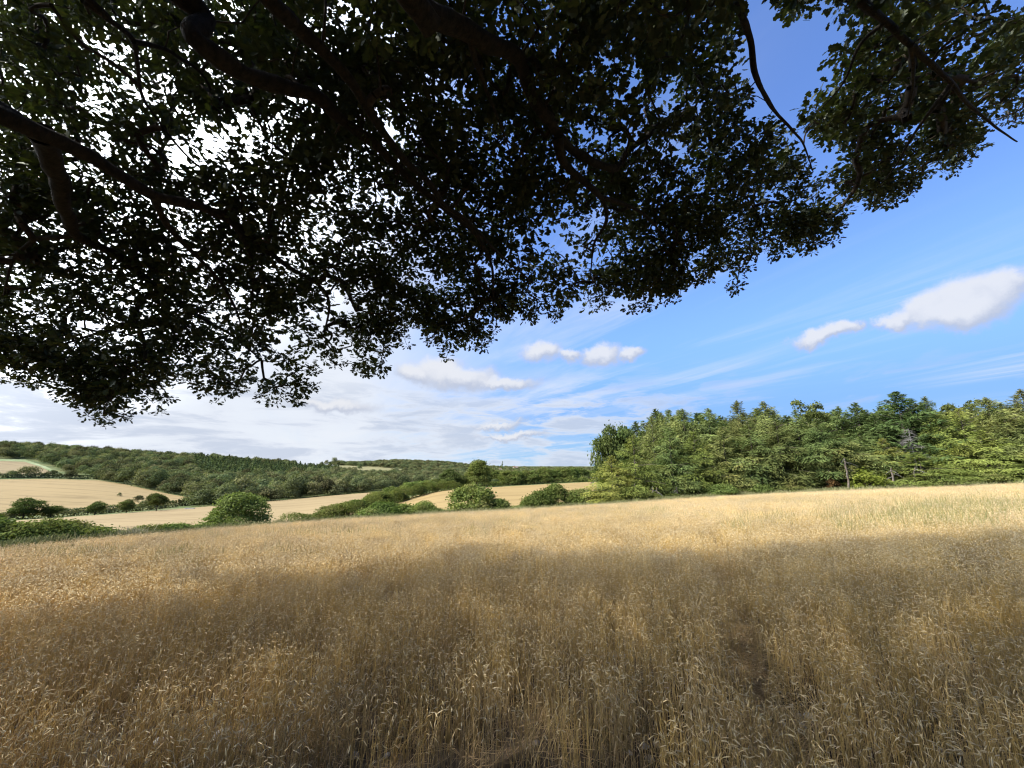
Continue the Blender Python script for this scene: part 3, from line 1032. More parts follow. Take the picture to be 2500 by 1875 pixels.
far_tree(880, 1148, 1129, 17, 1, 'skyline_tree', 'lone forked tree standing in the olive pasture', 800, kind=FARB[2])
far_tree(820, 1146, 1133, 12, 1, 'skyline_tree', 'small tree at the left of the olive pasture', 800, kind=FARB[1])
far_tree(911, 1155, 1145, 11, 1, 'skyline_tree', 'small dark tree at the right end of the pasture hedge', 800, kind=FARB[3])

# trees behind the golden field
G6 = 'trees lining the far side of the golden field'
far_tree(1096, 1196, 1150, 62, 0, 'spreading_tree', 'light green spreading tree left of the big dark dome, behind the golden field', 235, group=G6)
far_tree(1070, 1197, 1168, 36, 1, 'spreading_tree', 'small tree at the left end of the row behind the golden field', 235, group=G6)
far_tree(1128, 1193, 1160, 34, 1, 'spreading_tree', 'small light tree tucked against the left of the big dark dome', 235, group=G6)
far_tree(1165, 1190, 1129, 74, 2, 'spreading_tree', 'big dark dome shaped tree behind the golden field', 240, kind=HTREE[1], group=G6)
row = [1200, 1219, 1240, 1262, 1283, 1305, 1328, 1350, 1372, 1394, 1416, 1438, 1460]
names6 = ['first', 'second', 'third', 'fourth', 'fifth', 'sixth', 'seventh', 'eighth', 'ninth', 'tenth', 'eleventh', 'twelfth', 'last']
for i, px in enumerate(row):
    b = np.interp(px, [1150, 1250, 1420, 1460], [1188, 1185, 1176, 1175])
    far_tree(px, b, 1150 + rng.uniform(-6, 5) - (4 if px > 1300 else 0), 52, i % 3, 'spreading_tree', f'bushy green tree, {names6[i]} to the right of the big dark dome', 250, kind=HTREE[i % 3], group=G6)
hedge_body('hedge', M_hedge, [hit(x, y, 240) for x, y in [(1060, 1199), (1150, 1190), (1250, 1185), (1420, 1177), (1470, 1175)]], [3.0] * 5, 4, 0.35, 45,
           'dark hedge under the trees along the far side of the golden field', 14)

# ------------------------------------------------------------------ the hillside woods: nearest trees as things, the rest as stuff
cand = []
for r0, r1, step in [(352, 700, 11.5), (700, 1120, 12.5), (1120, 2700, 19.0)]:
    r = r0
    while r < r1:
        n = int((R(36) + R(62)) * r / step)
        ph = R(-62) + (np.arange(n) + rng.uniform(0, 1, n)) / n * R(98)
        rj = r + rng.uniform(-0.5, 0.5, n) * step
        cand.append(np.stack([np.sin(ph) * rj, np.cos(ph) * rj, rj], -1))
        r += step
cand = np.concatenate(cand)
cz = terrain(cand[:, 0], cand[:, 1])
cx, cy, _ = project(cand[:, 0], cand[:, 1], cz)
keep = np.ones(len(cand), bool)
for up, lo, pad in NOWOOD:
    a = np.interp(cx, [p[0] for p in up], [p[1] for p in up], left=1e9, right=1e9)
    b = np.interp(cx, [p[0] for p in lo], [p[1] for p in lo], left=-1e9, right=-1e9)
    keep &= ~((cy > a - 0.5) & (cy < b + 1.0) & (cx > up[0][0]) & (cx < up[-1][0]))
keep &= ~((cx < 240) & (cand[:, 2] < 640))
keep &= ~((cx < 470) & (cand[:, 2] < np.interp(cx, [240, 300, 470], [610, 560, 465])))
keep &= ~((cx > 1000) & (cand[:, 2] < 520))
keep &= cy > 1060
cand, cz, cx, cy = cand[keep], cz[keep], cx[keep], cy[keep]
isc = (cx > 470) & (cx < 835) & (cand[:, 2] > 560) & (cand[:, 2] < 1000) & (cy < np.interp(cx, [470, 650, 835], [1172, 1168, 1156]))
order = np.argsort(cand[:, 2])
inframe = (cx > -25) & (cx < 2530)
thing_b = [i for i in order if inframe[i] and not isc[i]][:300]
thing_c = [i for i in order if inframe[i] and isc[i]][:160]
tset = set(thing_b) | set(thing_c)


def single(kd, name, loc, H, Wd, label, cat, group):
    plant(kd, name, loc, H, Wd, label, cat, group)


for i in thing_b:
    s = rng.uniform(0.6, 1.4)
    single(FARB[rng.integers(6)], 'broadleaf_tree', (cand[i, 0], cand[i, 1], cz[i]), 12.0 * s * rng.uniform(0.8, 1.15), 14.5 * s,
           'rounded broadleaf tree in the wood covering the hillside across the valley', 'tree', 'broadleaf trees of the hillside wood')
for i in thing_c:
    s = rng.uniform(0.8, 1.2)
    single(FARC[rng.integers(2)], 'plantation_conifer', (cand[i, 0], cand[i, 1], cz[i]), 14 * s, 8.5 * s,
           'pointed light green conifer in the plantation high on the far hillside', 'tree', 'conifers of the hillside plantation')
rest = np.array([i for i in range(len(cand)) if i not in tset])
for nm, sel, kinds, h0, w0 in [('woodland', rest[~isc[rest]], FARB, 12.0, 15.0), ('conifer_woodland', rest[isc[rest]], FARC, 14.0, 8.5)]:
    n = len(sel)
    far = cand[sel, 2] > 1120
    s = rng.uniform(0.75, 1.25, n) * np.where(far, 1.35, 1.0)
    sc = np.stack([s * w0 / kinds[0].W, s * w0 / kinds[0].W, s * h0 / kinds[0].H * rng.uniform(0.8, 1.15, n) * np.where(far, 0.72, 1.0)], -1)
    rot = np.zeros((n, 3))
    rot[:, 2] = rng.uniform(0, 6.28, n)
    P = np.stack([cand[sel, 0], cand[sel, 1], cz[sel]], -1)
    tag(scatter(nm, P, rot, sc, rng.integers(0, len(kinds), n), [k.crown for k in kinds]), kind='stuff')

# far spire shaped conifer and two pale houses among the distant woods
far_tree(1227, 1148, 1126, 7, 0, 'spire_conifer', 'dark spire shaped conifer breaking the far wooded skyline', 1500, kind=FARC[0])
M_render = rough_mat('pale_render', (0.62, 0.60, 0.55), (0.72, 0.70, 0.64), 0.5, 0)
M_rooft = rough_mat('roof_tile', (0.16, 0.10, 0.07), (0.24, 0.15, 0.11), 2.0, 0)
M_pane = rough_mat('dark_pane', (0.03, 0.035, 0.04), (0.05, 0.055, 0.06), 1.0, 0)


def box(x0, x1, y0, y1, z0, z1):
    V = [(x, y, z) for z in (z0, z1) for y in (y0, y1) for x in (x0, x1)]
    Q = [(0, 2, 3, 1), (4, 5, 7, 6), (0, 1, 5, 4), (2, 6, 7, 3), (0, 4, 6, 2), (1, 3, 7, 5)]
    return V, Q


def house(px, row, w, d, h, label):
    p = hit(px, row, 1000)
    o = bpy.data.objects.new('house', None)
    COL.objects.link(o)
    o.location = p
    o.rotation_euler = (0, 0, -math.atan2(p[0], p[1]) + 0.25)
    tag(o, label, 'house')
    V_, Q_ = box(-w / 2, w / 2, -d / 2, d / 2, -2, h)
    add('wall', make_mesh('house_wall', V_, Q_, [M_render]), o)
    e = 0.6
    V_ = [(-w / 2 - e, -d / 2 - e, h + .01), (w / 2 + e, -d / 2 - e, h + .01), (w / 2 + e, d / 2 + e, h + .01), (-w / 2 - e, d / 2 + e, h + .01), (-w / 2 - e, 0, h + d * .42), (w / 2 + e, 0, h + d * .42)]
    me = bpy.data.meshes.new('house_roof')
    me.from_pydata(V_, [], [(0, 1, 5, 4), (2, 3, 4, 5), (0, 4, 3), (1, 2, 5), (0, 3, 2, 1)])
    me.materials.append(M_rooft)
    add('roof', me, o)
    V_, Q_ = box(-0.7, 0.7, -0.06, 0, 0, 1.5)
    wm = make_mesh('house_window', V_, Q_, [M_pane])
    for fx in (-0.34, 0, 0.34):
        for fz in (0.12, 0.56):
            add('window', wm, o, (fx * w, -d / 2 - 0.003, fz * h + 0.3))


house(1259, 1147, 30, 14, 13, 'long pale rendered house among the far woods')
house(1222, 1151, 10, 8, 10, 'small pale house left of the long house in the far woods')

# low white feed trough at the edge of the pale stubble
tp = hit(463, 1243, 300)
tr_o = bpy.data.objects.new('feed_trough', None)
COL.objects.link(tr_o)
tr_o.location = tp
tag(tr_o, 'low white trough lying at the edge of the pale stubble below the wood', 'trough')
M_white = rough_mat('dull_white_paint', (0.30, 0.29, 0.27), (0.42, 0.40, 0.37), 2.0, 0)
V_, Q_ = box(-2.6, 2.6, -0.5, 0.5, 0.1, 0.2)
add('base', make_mesh('trough_base', V_, Q_, [M_white]), tr_o)
for nm, b in (('side', (-2.6, 2.6, -0.56, -0.5, 0.12, 0.6)), ('side', (-2.6, 2.6, 0.5, 0.56, 0.12, 0.6)), ('end_panel', (-2.66, -2.6, -0.5, 0.5, 0.12, 0.6)), ('end_panel', (2.6, 2.66, -0.5, 0.5, 0.12, 0.6))):
    V_, Q_ = box(*b)
    add(nm, make_mesh('trough_' + nm, V_, Q_, [M_white]), tr_o)

# ------------------------------------------------------------------ the conifer plantation at right
GC = 'conifers of the plantation behind the wheat'
front = [  # px, tip row, width px, kind, metres behind the wheat, name, label
    (1486, 1056, 84, 'A', 17, 'broadleaf_tree', 'dark leafy tree at the left end of the plantation, behind the first larches'),
    (1528, 1032, 90, 'A', 17, 'broadleaf_tree', 'dark leafy tree whose rounded top shows above the first larches'),
    (1492, 1112, 105, 'L', 5, 'larch', 'light green larch, leftmost at the front of the plantation'),
    (1545, 1062, 120, 'L', 6, 'larch', 'bright green feathery larch, second from the left at the front'),
    (1590, 1016, 100, 'F', 11, 'fir', 'first tall fir from the left, just right of the dark leafy tops'),
    (1612, 1008, 80, 'F', 15, 'fir', 'slender fir peeping up behind the first tall fir'),
    (1632, 1046, 110, 'F', 6, 'fir', 'mid height fir with a bare grey trunk foot in front of dark shade'),
    (1666, 998, 115, 'F', 10, 'fir', 'bushy topped fir, third skyline tip from the left'),
    (1692, 1052, 110, 'L', 6, 'larch', 'low drooping larch before the third and fourth skyline tips'),
    (1728, 997, 115, 'F', 10, 'fir', 'spiky topped fir, fourth skyline tip from the left'),
    (1762, 1042, 115, 'F', 6, 'fir', 'drooping fir in front of the dark hollow of the plantation'),
    (1797, 978, 95, 'F', 13, 'fir', 'tall narrow fir with the thin pale tip left of the leafy crown'),
    (1826, 1026, 125, 'F', 6, 'fir', 'broad drooping fir below the tall narrow one'),
    (1862, 980, 110, 'F', 11, 'fir', 'tall open topped fir next left of the dark leafy crown'),
    (1893, 1030, 120, 'F', 6, 'fir', 'broad fir with hanging sprays left of the dark leafy crown'),
    (1968, 956, 105, 'Y', 16, 'broadleaf_tree', 'airy dark leafy tree standing highest in the middle of the plantation'),
    (1940, 1000, 120, 'F', 8, 'fir', 'layered fir right below the airy leafy crown'),
    (1992, 1022, 120, 'F', 6, 'fir', 'pale drooping fir below and right of the airy leafy crown'),
    (2046, 992, 105, 'F', 13, 'fir', 'greyish fir tip between the airy leafy crown and the dark firs'),
    (2042, 1062, 120, 'F', 6, 'fir', 'mid height fir with a slim leaning trunk by the yellow bush'),
    (2088, 984, 110, 'D', 12, 'dark_fir', 'small dark fir left of the great dark fir'),
    (2100, 1064, 120, 'F', 7, 'fir', 'dull green fir rising behind the yellow bush'),
    (2135, 1028, 120, 'D', 10, 'dark_fir', 'dark fir at the left shoulder of the great dark fir'),
    (2186, 956, 160, 'D', 12, 'dark_fir', 'great dark fir with upswept branches, broad pyramid on the skyline'),
    (2236, 986, 110, 'D', 12, 'dark_fir', 'dark fir at the right shoulder of the great dark fir'),
    (2256, 968, 80, 'F', 15, 'fir', 'thin pale fir tip right of the great dark fir'),
    (2152, 1070, 100, 'L', 6, 'larch', 'yellow green larch left of the dead grey tree'),
    (2240, 1104, 150, 'L', 4, 'larch', 'low sunlit larch with layered branches under the dead grey tree'),
    (2284, 1006, 110, 'L', 9, 'larch', 'tall yellow tipped larch right of the dead grey tree'),
    (2328, 958, 110, 'Y', 17, 'broadleaf_tree', 'airy leafy treetop showing above the yellow tipped larch'),
    (2338, 996, 140, 'L', 9, 'larch', 'broad light green larch right of the yellow tipped one'),
    (2406, 970, 130, 'F', 12, 'fir', 'fir with a blunt skyline tip near the right edge'),
    (2388, 1050, 150, 'L', 6, 'larch', 'low broad larch with dark hollows near the right edge'),
    (2446, 1006, 150, 'F', 8, 'fir', 'broad fir next left of the photo edge'),
    (2490, 950, 130, 'F', 13, 'fir', 'tall fir cut by the right edge of the photo'),
    (2510, 1060, 170, 'L', 6, 'larch', 'low larch cut by the right edge of the photo'),
    (2590, 985, 170, 'F', 10, 'fir', 'fir just past the right edge of the photo')]
cnt = 0
for px, top, wpx, k, dr, nm, lab in front:
    ks = {'A': DTREE, 'L': LARCH, 'F': FIR, 'D': DFIR, 'Y': [AIRY]}[k]
    kd = ks[cnt % len(ks)]
    cnt += 1
    r = float(edge_r(azim(px))) + dr
    loc, H, Wd = stand(px, top, r, wpx * 1.05)
    plant(kd, nm, loc, H, Wd, lab, 'tree', GC, rz=None)
for j, dr in enumerate((19, 24, 30, 37)):
    for px in np.arange(1520 + j * 17, 2680, 58):
        r = float(edge_r(azim(px))) + dr + rng.uniform(-2, 2)
        loc, H, Wd = stand(px + rng.uniform(-10, 10), rng.uniform(1000, 1035) - (px - 1500) * 0.02 + (30 if px < 1580 else 0), r, 110)
        plant([FIR, DFIR][int(rng.integers(0, 2))][int(rng.integers(0, 2))], 'fir', loc, H, Wd, 'shaded conifer crowded deep inside the plantation', 'tree', 'shaded conifers deep inside the plantation')


def at_edge(px, dr):
    r = float(edge_r(azim(px))) + dr
    a = azim(px)
    return (math.sin(a) * r, math.cos(a) * r, tz(math.sin(a) * r, math.cos(a) * r)), r


YB = bush_kind('yellow_bush_crown', M_yellow, 2.6, 4.0, 0.1, 26, 2600, 0.13, 210)
RB = bush_kind('fern_crown', M_rust, 1.4, 2.4, 0.05, 14, 1200, 0.11, 211)
bush(2112, 1150, 82, 3.0, YB, 'yellow green leafy bush at the foot of the plantation', 'yellow_bush')
bush(2030, 1166, 36, 3.0, RB, 'rusty brown bracken clump left of the yellow bush', 'bracken', 'fern')
G7 = 'scrub along the foot of the plantation'
for px, top, w, lab in [(1575, 1195, 50, 'dark scrub under the second larch at the plantation foot'), (1640, 1206, 40, 'scrub beside the bare grey trunk at the plantation foot'),
                        (1760, 1185, 70, 'low green scrub right of the dark hollow'),
                        (1850, 1184, 60, 'low scrub under the broad drooping fir'), (1930, 1178, 60, 'dark scrub under the layered fir'),
                        (2170, 1172, 50, 'dark scrub right of the yellow bush'), (2290, 1168, 90, 'dark scrub in the shade under the low sunlit larch'), (2400, 1158, 90, 'dark scrub at the plantation foot near the right edge')]:
    bush(px, top, w, 2.6, BUSH[int(px) % 3], lab, 'scrub_bush', 'bush', G7)


def bare_trunk(px, px_top, row_top, dr, r0, label):
    """a slim bare stem standing in the front of the plantation"""
    loc, r = at_edge(px, dr)
    d = ray(px_top, row_top)
    h = math.hypot(d[0], d[1])
    tip = np.array([d[0] / h * r, d[1] / h * r, CAM_Z + d[2] / h * r]) - np.array(loc)
    q = np.linspace(0, 1, 9)[:, None]
    P = tip * q + np.concatenate([np.zeros((1, 3)), rng.normal(size=(8, 3)) * 0.04])
    P[0, 2] -= 0.3
    V1, Q1 = tubes(P[None], np.linspace(r0, r0 * 0.5, 9)[None], 7)
    o = bpy.data.objects.new('bare_tree', None)
    COL.objects.link(o)
    o.location = loc
    tag(o, label, 'tree', 'bare stems at the front of the plantation')
    add('trunk', make_mesh('bare_trunk', V1, Q1, [M_fbark], smooth=True), o)
    bp = []
    for i in range(6):
        t = rng.uniform(0.6, 1)
        a = rng.uniform(0, 6.28)
        L = rng.uniform(0.5, 1.3)
        k = np.linspace(0, 1, 4)[:, None]
        bp.append(tip * t + np.array([math.cos(a), math.sin(a), -0.25]) * L * k + np.array([0, 0, -0.25]) * k ** 2)
    V1, Q1 = tubes(np.array(bp), np.repeat(np.linspace(0.03, 0.01, 4)[None], 6, 0), 4)
    b = add('branch', make_mesh('bare_branches', V1, Q1, [M_dead], smooth=True), o)
    b['kind'] = 'stuff'


bare_trunk(1596, 1594, 1188, 2.2, 0.14, 'pale bare trunk under the first tall firs, left of the dark hollow')
bare_trunk(1606, 1603, 1190, 2.6, 0.11, 'thinner bare trunk beside the pale one left of the dark hollow')
bare_trunk(1657, 1650, 1190, 2.8, 0.10, 'thin bare trunk inside the dark hollow of the plantation')
bare_trunk(2073, 2062, 1118, 2.2, 0.13, 'slim leaning bare trunk just left of the yellow bush')
bare_trunk(2184, 2176, 1142, 2.4, 0.13, 'short leaning bare trunk right of the yellow bush')
bare_trunk(2235, 2233, 1140, 2.8, 0.12, 'bare trunk in the shade under the low sunlit larch')

# dead grey tree
loc, H, Wd = stand(2217, 1046, float(edge_r(azim(2217))) + 7.0)
dead = bpy.data.objects.new('dead_tree', None)
COL.objects.link(dead)
dead.location = loc
tag(dead, 'dead grey conifer with bare drooping branches among the green larches', 'tree')
q = np.linspace(0, 1, 8)
V1, Q1 = tubes(np.stack([np.zeros(8), np.zeros(8), -0.3 + (H + 0.3) * q], -1)[None], (0.13 * (1 - 0.85 * q))[None], 7)
add('trunk', make_mesh('dead_trunk', V1, Q1, [M_dead], smooth=True), dead)
for i in range(40):
    z = H * rng.uniform(0.5, 0.98)
    a = rng.uniform(0, 6.28)
    L = ((H * 1.02 - z) * 0.22 + 0.4) * rng.uniform(0.5, 1.6)
    k = np.linspace(0, 1, 6)[:, None]
    di = np.array([math.cos(a), math.sin(a), rng.uniform(-0.1, 0.45)])
    main = np.array([0, 0, z]) + di * L * k + np.array([0, 0, -0.5 * L * rng.uniform(0.4, 1.3)]) * k ** 2 + rng.normal(size=(6, 3)) * 0.05 * k
    ps, rs = [main], [np.linspace(0.028, 0.008, 6)]
    for _ in range(10):
        t = rng.uniform(0.2, 1)
        b = main[int(t * 5)]
        sd = norm(np.array([-di[1], di[0], 0]) * rng.choice([-1, 1]) * rng.uniform(0.3, 1) + di * 0.7 + np.array([0, 0, rng.uniform(-0.9, 0.3)]))
        ps.append(b + sd * rng.uniform(0.2, 0.75) * k)
        rs.append(np.linspace(0.010, 0.005, 6))
    V1, Q1 = tubes(np.array(ps), np.array(rs), 4)
    add('branch', make_mesh('dead_branch', V1, Q1, [M_dead], smooth=True), dead)


# ------------------------------------------------------------------ the oak overhead
def at(px, py, y):
    d = ray(px, py)
    return np.array([d[0] / d[1] * y, y, CAM_Z + d[2] / d[1] * y])


KY = 1.3
TR = np.array([-6.0, -4.4, 0.0])
TR[2] = tz(TR[0], TR[1])
FORK = np.array([-5.8, -4.0, 4.4])
oak = bpy.data.objects.new('oak_tree', None)
COL.objects.link(oak)
oak.location = TR
tag(oak, 'great oak whose dark overhanging boughs and leaves fill the upper half of the photo', 'tree')


def bough(pts, r0, r1, sides=11, sub=6, rough=0.06, seed=0):
    P = np.array(pts)
    n = len(P)
    s = np.linspace(0, n - 1, (n - 1) * sub + 1)
    t = np.arange(n)
    i = np.clip(s.astype(int), 0, n - 2)
    f = (s - i)[:, None]
    p0, p1, p2, p3 = P[np.maximum(i - 1, 0)], P[i], P[i + 1], P[np.minimum(i + 2, n - 1)]
    C = 0.5 * ((2 * p1) + (p2 - p0) * f + (2 * p0 - 5 * p1 + 4 * p2 - p3) * f ** 2 + (3 * p1 - p0 - 3 * p2 + p3) * f ** 3)
    seg = np.concatenate([[0], np.cumsum(np.linalg.norm(np.diff(C, axis=0), axis=1))])
    rad = r0 + (r1 - r0) * (seg / seg[-1]) ** 0.8
    for k in range(len(C)):
        v = mnoise.noise_vector(Vector((seg[k] * 2.2, seed * 7.7, 0)))
        C[k] += np.array(v) * rad[k] * 0.5
        rad[k] *= 1 + 0.18 * mnoise.noise(Vector((seg[k] * 3.1, seed * 5.1, 3)))
    V_, Q_ = tubes(C[None], rad[None], sides)
    V_ = V_.reshape(len(C), sides, 3)
    for k in range(len(C)):
        for j in range(sides):
            V_[k, j] += (V_[k, j] - C[k]) * (rough * 2.5 * mnoise.noise(Vector((seg[k] * 6, j * 1.7, seed))))
    return C, rad, V_.reshape(-1, 3), Q_


skel_p, skel_r = [], []
bn = 0


def limb(pts, r0, r1, name='limb'):
    global bn
    bn += 1
    C, rad, V_, Q_ = bough(pts, r0 * KY, r1 * KY, seed=bn)
    o = add(name, make_mesh('oak_limb', V_, Q_, [M_bark], smooth=True))
    wrap_parent(o, oak)
    skel_p.append(C)
    skel_r.append(rad)
    return C


def A(*l):
    return [at(p[0], p[1], p[2] * KY * 0.95) for p in l]


# trunk, flared at the foot
C, rad, V_, Q_ = bough([TR + [0, 0, -0.3], TR + [0.02, 0.03, 0.5], TR + [0.06, 0.1, 1.5], TR + [0.1, 0.2, 2.6], FORK, FORK + [-0.3, -0.2, 1.6], FORK + [-0.8, -0.2, 4.0], FORK + [-0.6, 0.2, 7.5]], 0.75, 0.2, 18, 6, 0.05, 99)
fl = 1 + 0.55 * np.exp(-np.maximum(V_[:, 2] - TR[2], 0) / 0.35)
V_[:, :2] = TR[:2] + (V_[:, :2] - TR[:2]) * fl[:, None]
wrap_parent(add('trunk', make_mesh('oak_trunk', V_, Q_, [M_bark], smooth=True)), oak)
skel_p.append(C[24:])
skel_r.append(rad[24:])
limb([FORK, FORK + [0.5, 2.2, 1.0]] + A((384, -60, 2.6), (475, 90, 2.8), (610, 181, 3.2), (780, 243, 3.7), (825, 283, 3.9), (905, 345, 4.2), (960, 400, 4.5), (1017, 452, 4.8), (1085, 508, 5.1), (1164, 576, 5.4), (1200, 650, 5.8), (1205, 745, 6.3)), 0.24, 0.012)
l2 = limb([FORK, FORK + [-0.5, 2.4, 0.35]] + A((-100, 225, 2.9), (0, 275, 3.1), (113, 330, 3.4), (226, 384, 3.8), (373, 475, 4.2), (475, 500, 4.6), (560, 540, 5.0), (650, 610, 5.4), (703, 650, 5.6), (800, 720, 6.1), (790, 820, 6.6)), 0.23, 0.012)
limb([FORK + [0.0, 0.0, 0.5], FORK + [1.2, 2.0, 2.0]] + A((600, -60, 2.3), (700, 40, 2.7), (800, 134, 3.1), (858, 207, 3.4), (927, 307, 3.8), (984, 384, 4.1), (1046, 446, 4.4), (1084, 500, 4.7), (1146, 546, 5.0), (1220, 620, 5.4), (1300, 690, 6.0)), 0.17, 0.012)
limb([FORK + [0.05, 0.05, 0.9], FORK + [1.6, 1.8, 2.3]] + A((960, -60, 2.3), (1038, 19, 2.6), (1127, 69, 2.9), (1184, 104, 3.1), (1242, 119, 3.3), (1273, 154, 3.5), (1296, 211, 3.8), (1319, 265, 4.0), (1357, 319, 4.3), (1392, 365, 4.6), (1453, 396, 4.8), (1503, 411, 5.0), (1530, 373, 5.1), (1580, 334, 5.1), (1624, 293, 5.1), (1706, 293, 5.2), (1738, 346, 5.4), (1759, 399, 5.7), (1800, 455, 6.0), (1850, 520, 6.4)), 0.20, 0.010)
limb(A((1365, 335, 4.35), (1372, 385, 4.6), (1400, 419, 4.8), (1446, 461, 5.0), (1473, 484, 5.2), (1530, 500, 5.4), (1590, 540, 5.7), (1640, 610, 6.1)), 0.065, 0.010)
limb([FORK + [0.1, 0.0, 1.3], FORK + [2.6, 1.6, 2.9], [0.4, 1.2, 6.6]] + A((1740, -70, 3.0), (1803, 20, 3.3), (1828, 90, 3.6), (1844, 183, 3.9), (1868, 236, 4.2), (1901, 281, 4.5), (1938, 321, 4.7), (1962, 352, 4.9), (1985, 420, 5.2)), 0.19, 0.006)
limb([FORK + [0.1, -0.1, 1.7], FORK + [3.4, 1.2, 3.3], [1.6, 1.0, 7.2]] + A((2030, -60, 3.2), (2100, 0, 3.4), (2161, 53, 3.6), (2222, 106, 3.8), (2271, 155, 4.0), (2324, 203, 4.2), (2353, 244, 4.4), (2397, 281, 4.6), (2446, 321, 4.8), (2483, 346, 5.0)), 0.18, 0.008)
limb(A((105, 325, 3.4), (140, 430, 4.0), (154, 500, 4.4), (192, 577, 5.0), (288, 623, 5.4), (365, 685, 5.8), (403, 707, 6.0), (480, 769, 6.3), (560, 815, 6.6), (640, 880, 6.9)), 0.115, 0.010)
limb(A((400, 705, 6.0), (340, 740, 6.2), (325, 785, 6.3), (269, 803, 6.4), (161, 838, 6.6), (70, 860, 6.8)), 0.045, 0.008)
limb(A((328, 785, 6.3), (350, 830, 6.4), (352, 880, 6.5), (300, 920, 6.7), (262, 985, 6.9)), 0.032, 0.008)
limb(A((190, 576, 5.0), (130, 580, 5.0), (77, 590, 5.1), (30, 640, 5.3), (10, 720, 5.7)), 0.040, 0.010)
limb(A((373, 476, 4.2), (403, 538, 4.7), (434, 581, 5.0), (519, 665, 5.5), (576, 754, 6.0), (600, 850, 6.5)), 0.050, 0.008)
limb(A((510, 512, 4.75), (545, 525, 4.9), (600, 596, 5.2), (618, 680, 5.8), (608, 790, 6.3)), 0.045, 0.008)
limb([FORK + [-0.1, 0.1, 1.2], FORK + [0.1, 2.4, 2.4]] + A((150, -60, 2.5), (204, 0, 2.7), (269, 50, 2.9), (323, 96, 3.2), (335, 154, 3.5), (350, 240, 4.0), (420, 340, 4.6)), 0.085, 0.012)
limb(A((325, 100, 3.2), (385, 115, 3.4), (430, 135, 3.6), (500, 190, 4.0), (540, 290, 4.5)), 0.030, 0.010)
limb(A((1150, 95, 3.0), (1165, 160, 3.3), (1190, 225, 3.6), (1220, 300, 3.9), (1245, 370, 4.3)), 0.035, 0.008)
limb(A((1470, 484, 5.2), (1480, 540, 5.5), (1450, 600, 5.9), (1440, 690, 6.4)), 0.035, 0.008)
limb(A((2324, 203, 4.2), (2280, 260, 4.4), (2230, 330, 4.8), (2190, 400, 5.2), (2150, 450, 5.6)), 0.030, 0.006)
limb(A((2161, 53, 3.6), (2100, 110, 3.8), (2060, 200, 4.1), (2000, 270, 4.5)), 0.026, 0.006)
limb(A((2225, 110, 3.8), (2230, 200, 4.3), (2215, 290, 4.9)), 0.030, 0.008)
# boughs that leave the frame at once: behind, to the left and overhead
for k in range(9):
    a = R(-170 + k * 27) if k < 5 else R(-100 + (k - 5) * 30)
    L = rng.uniform(6, 8.5)
    up = rng.uniform(0.25, 0.8) if k < 5 else rng.uniform(0.9, 1.4)
    di = np.array([math.sin(a), math.cos(a), up])
    q = np.linspace(0, 1, 6)[:, None]
    pts = FORK + np.array([0, 0, 0.6]) + di * L * q + np.array([0, 0, -1.8 * (1 if k < 5 else 0.3)]) * q ** 2 + rng.normal(size=(6, 3)) * 0.15 * q
    limb(list(pts), 0.20, 0.02)

# --- clusters of leaves inside the frame
low_edge = [(-60, 925), (0, 925), (60, 918), (120, 922), (150, 955), (195, 995), (250, 1015), (300, 1000), (335, 978), (400, 975), (402, 925), (455, 935), (520, 960), (565, 955), (610, 935), (660, 965), (700, 978), (740, 965), (765, 925), (770, 880),
            (800, 868), (860, 890), (905, 915), (925, 895), (905, 862), (945, 845), (985, 830), (1005, 795), (1055, 825), (1085, 850), (1140, 848), (1180, 852), (1198, 815), (1200, 780), (1265, 780), (1335, 768), (1400, 752), (1470, 740),
            (1505, 722), (1570, 735), (1615, 745), (1640, 715), (1695, 690), (1760, 668), (1790, 690), (1825, 675), (1845, 612), (1900, 608), (1965, 615), (2035, 585), (2068, 515), (2020, 495), (1972, 450), (1955, 385), (1965, 345), (1915, 315), (1865, 265), (1838, 170), (1832, 60), (1850, -80), (-60, -80)]
right_clump = [(1870, -80), (1858, 0), (1893, 55), (1913, 85), (1954, 62), (1990, 45), (2030, 70), (1950, 130), (2015, 160), (2035, 185), (1966, 205), (1942, 240), (1906, 264), (1914, 290), (1950, 330), (1984, 372), (2030, 388), (2088, 376), (2018, 434), (2068, 462), (2105, 496), (2150, 490), (2186, 492),
               (2238, 454), (2254, 406), (2300, 415), (2372, 390), (2390, 345), (2393, 318), (2414, 294), (2455, 296), (2500, 262), (2560, 240), (2560, 222), (2455, 205), (2420, 210), (2436, 190), (2505, 170), (2560, 160), (2560, 50), (2466, 45), (2395, 80), (2370, 48), (2400, -10), (2400, -80)]


def inside(poly, x, y):
    P = np.array(poly, float)
    x, y = np.asarray(x), np.asarray(y)
    c = np.zeros(x.shape, bool)
    j = len(P) - 1
    for i in range(len(P)):
        xi, yi, xj, yj = P[i, 0], P[i, 1], P[j, 0], P[j, 1]
        m = ((yi > y) != (yj > y)) & (x < (xj - xi) * (y - yi) / (yj - yi + 1e-9) + xi)
        c ^= m
        j = i
    return c


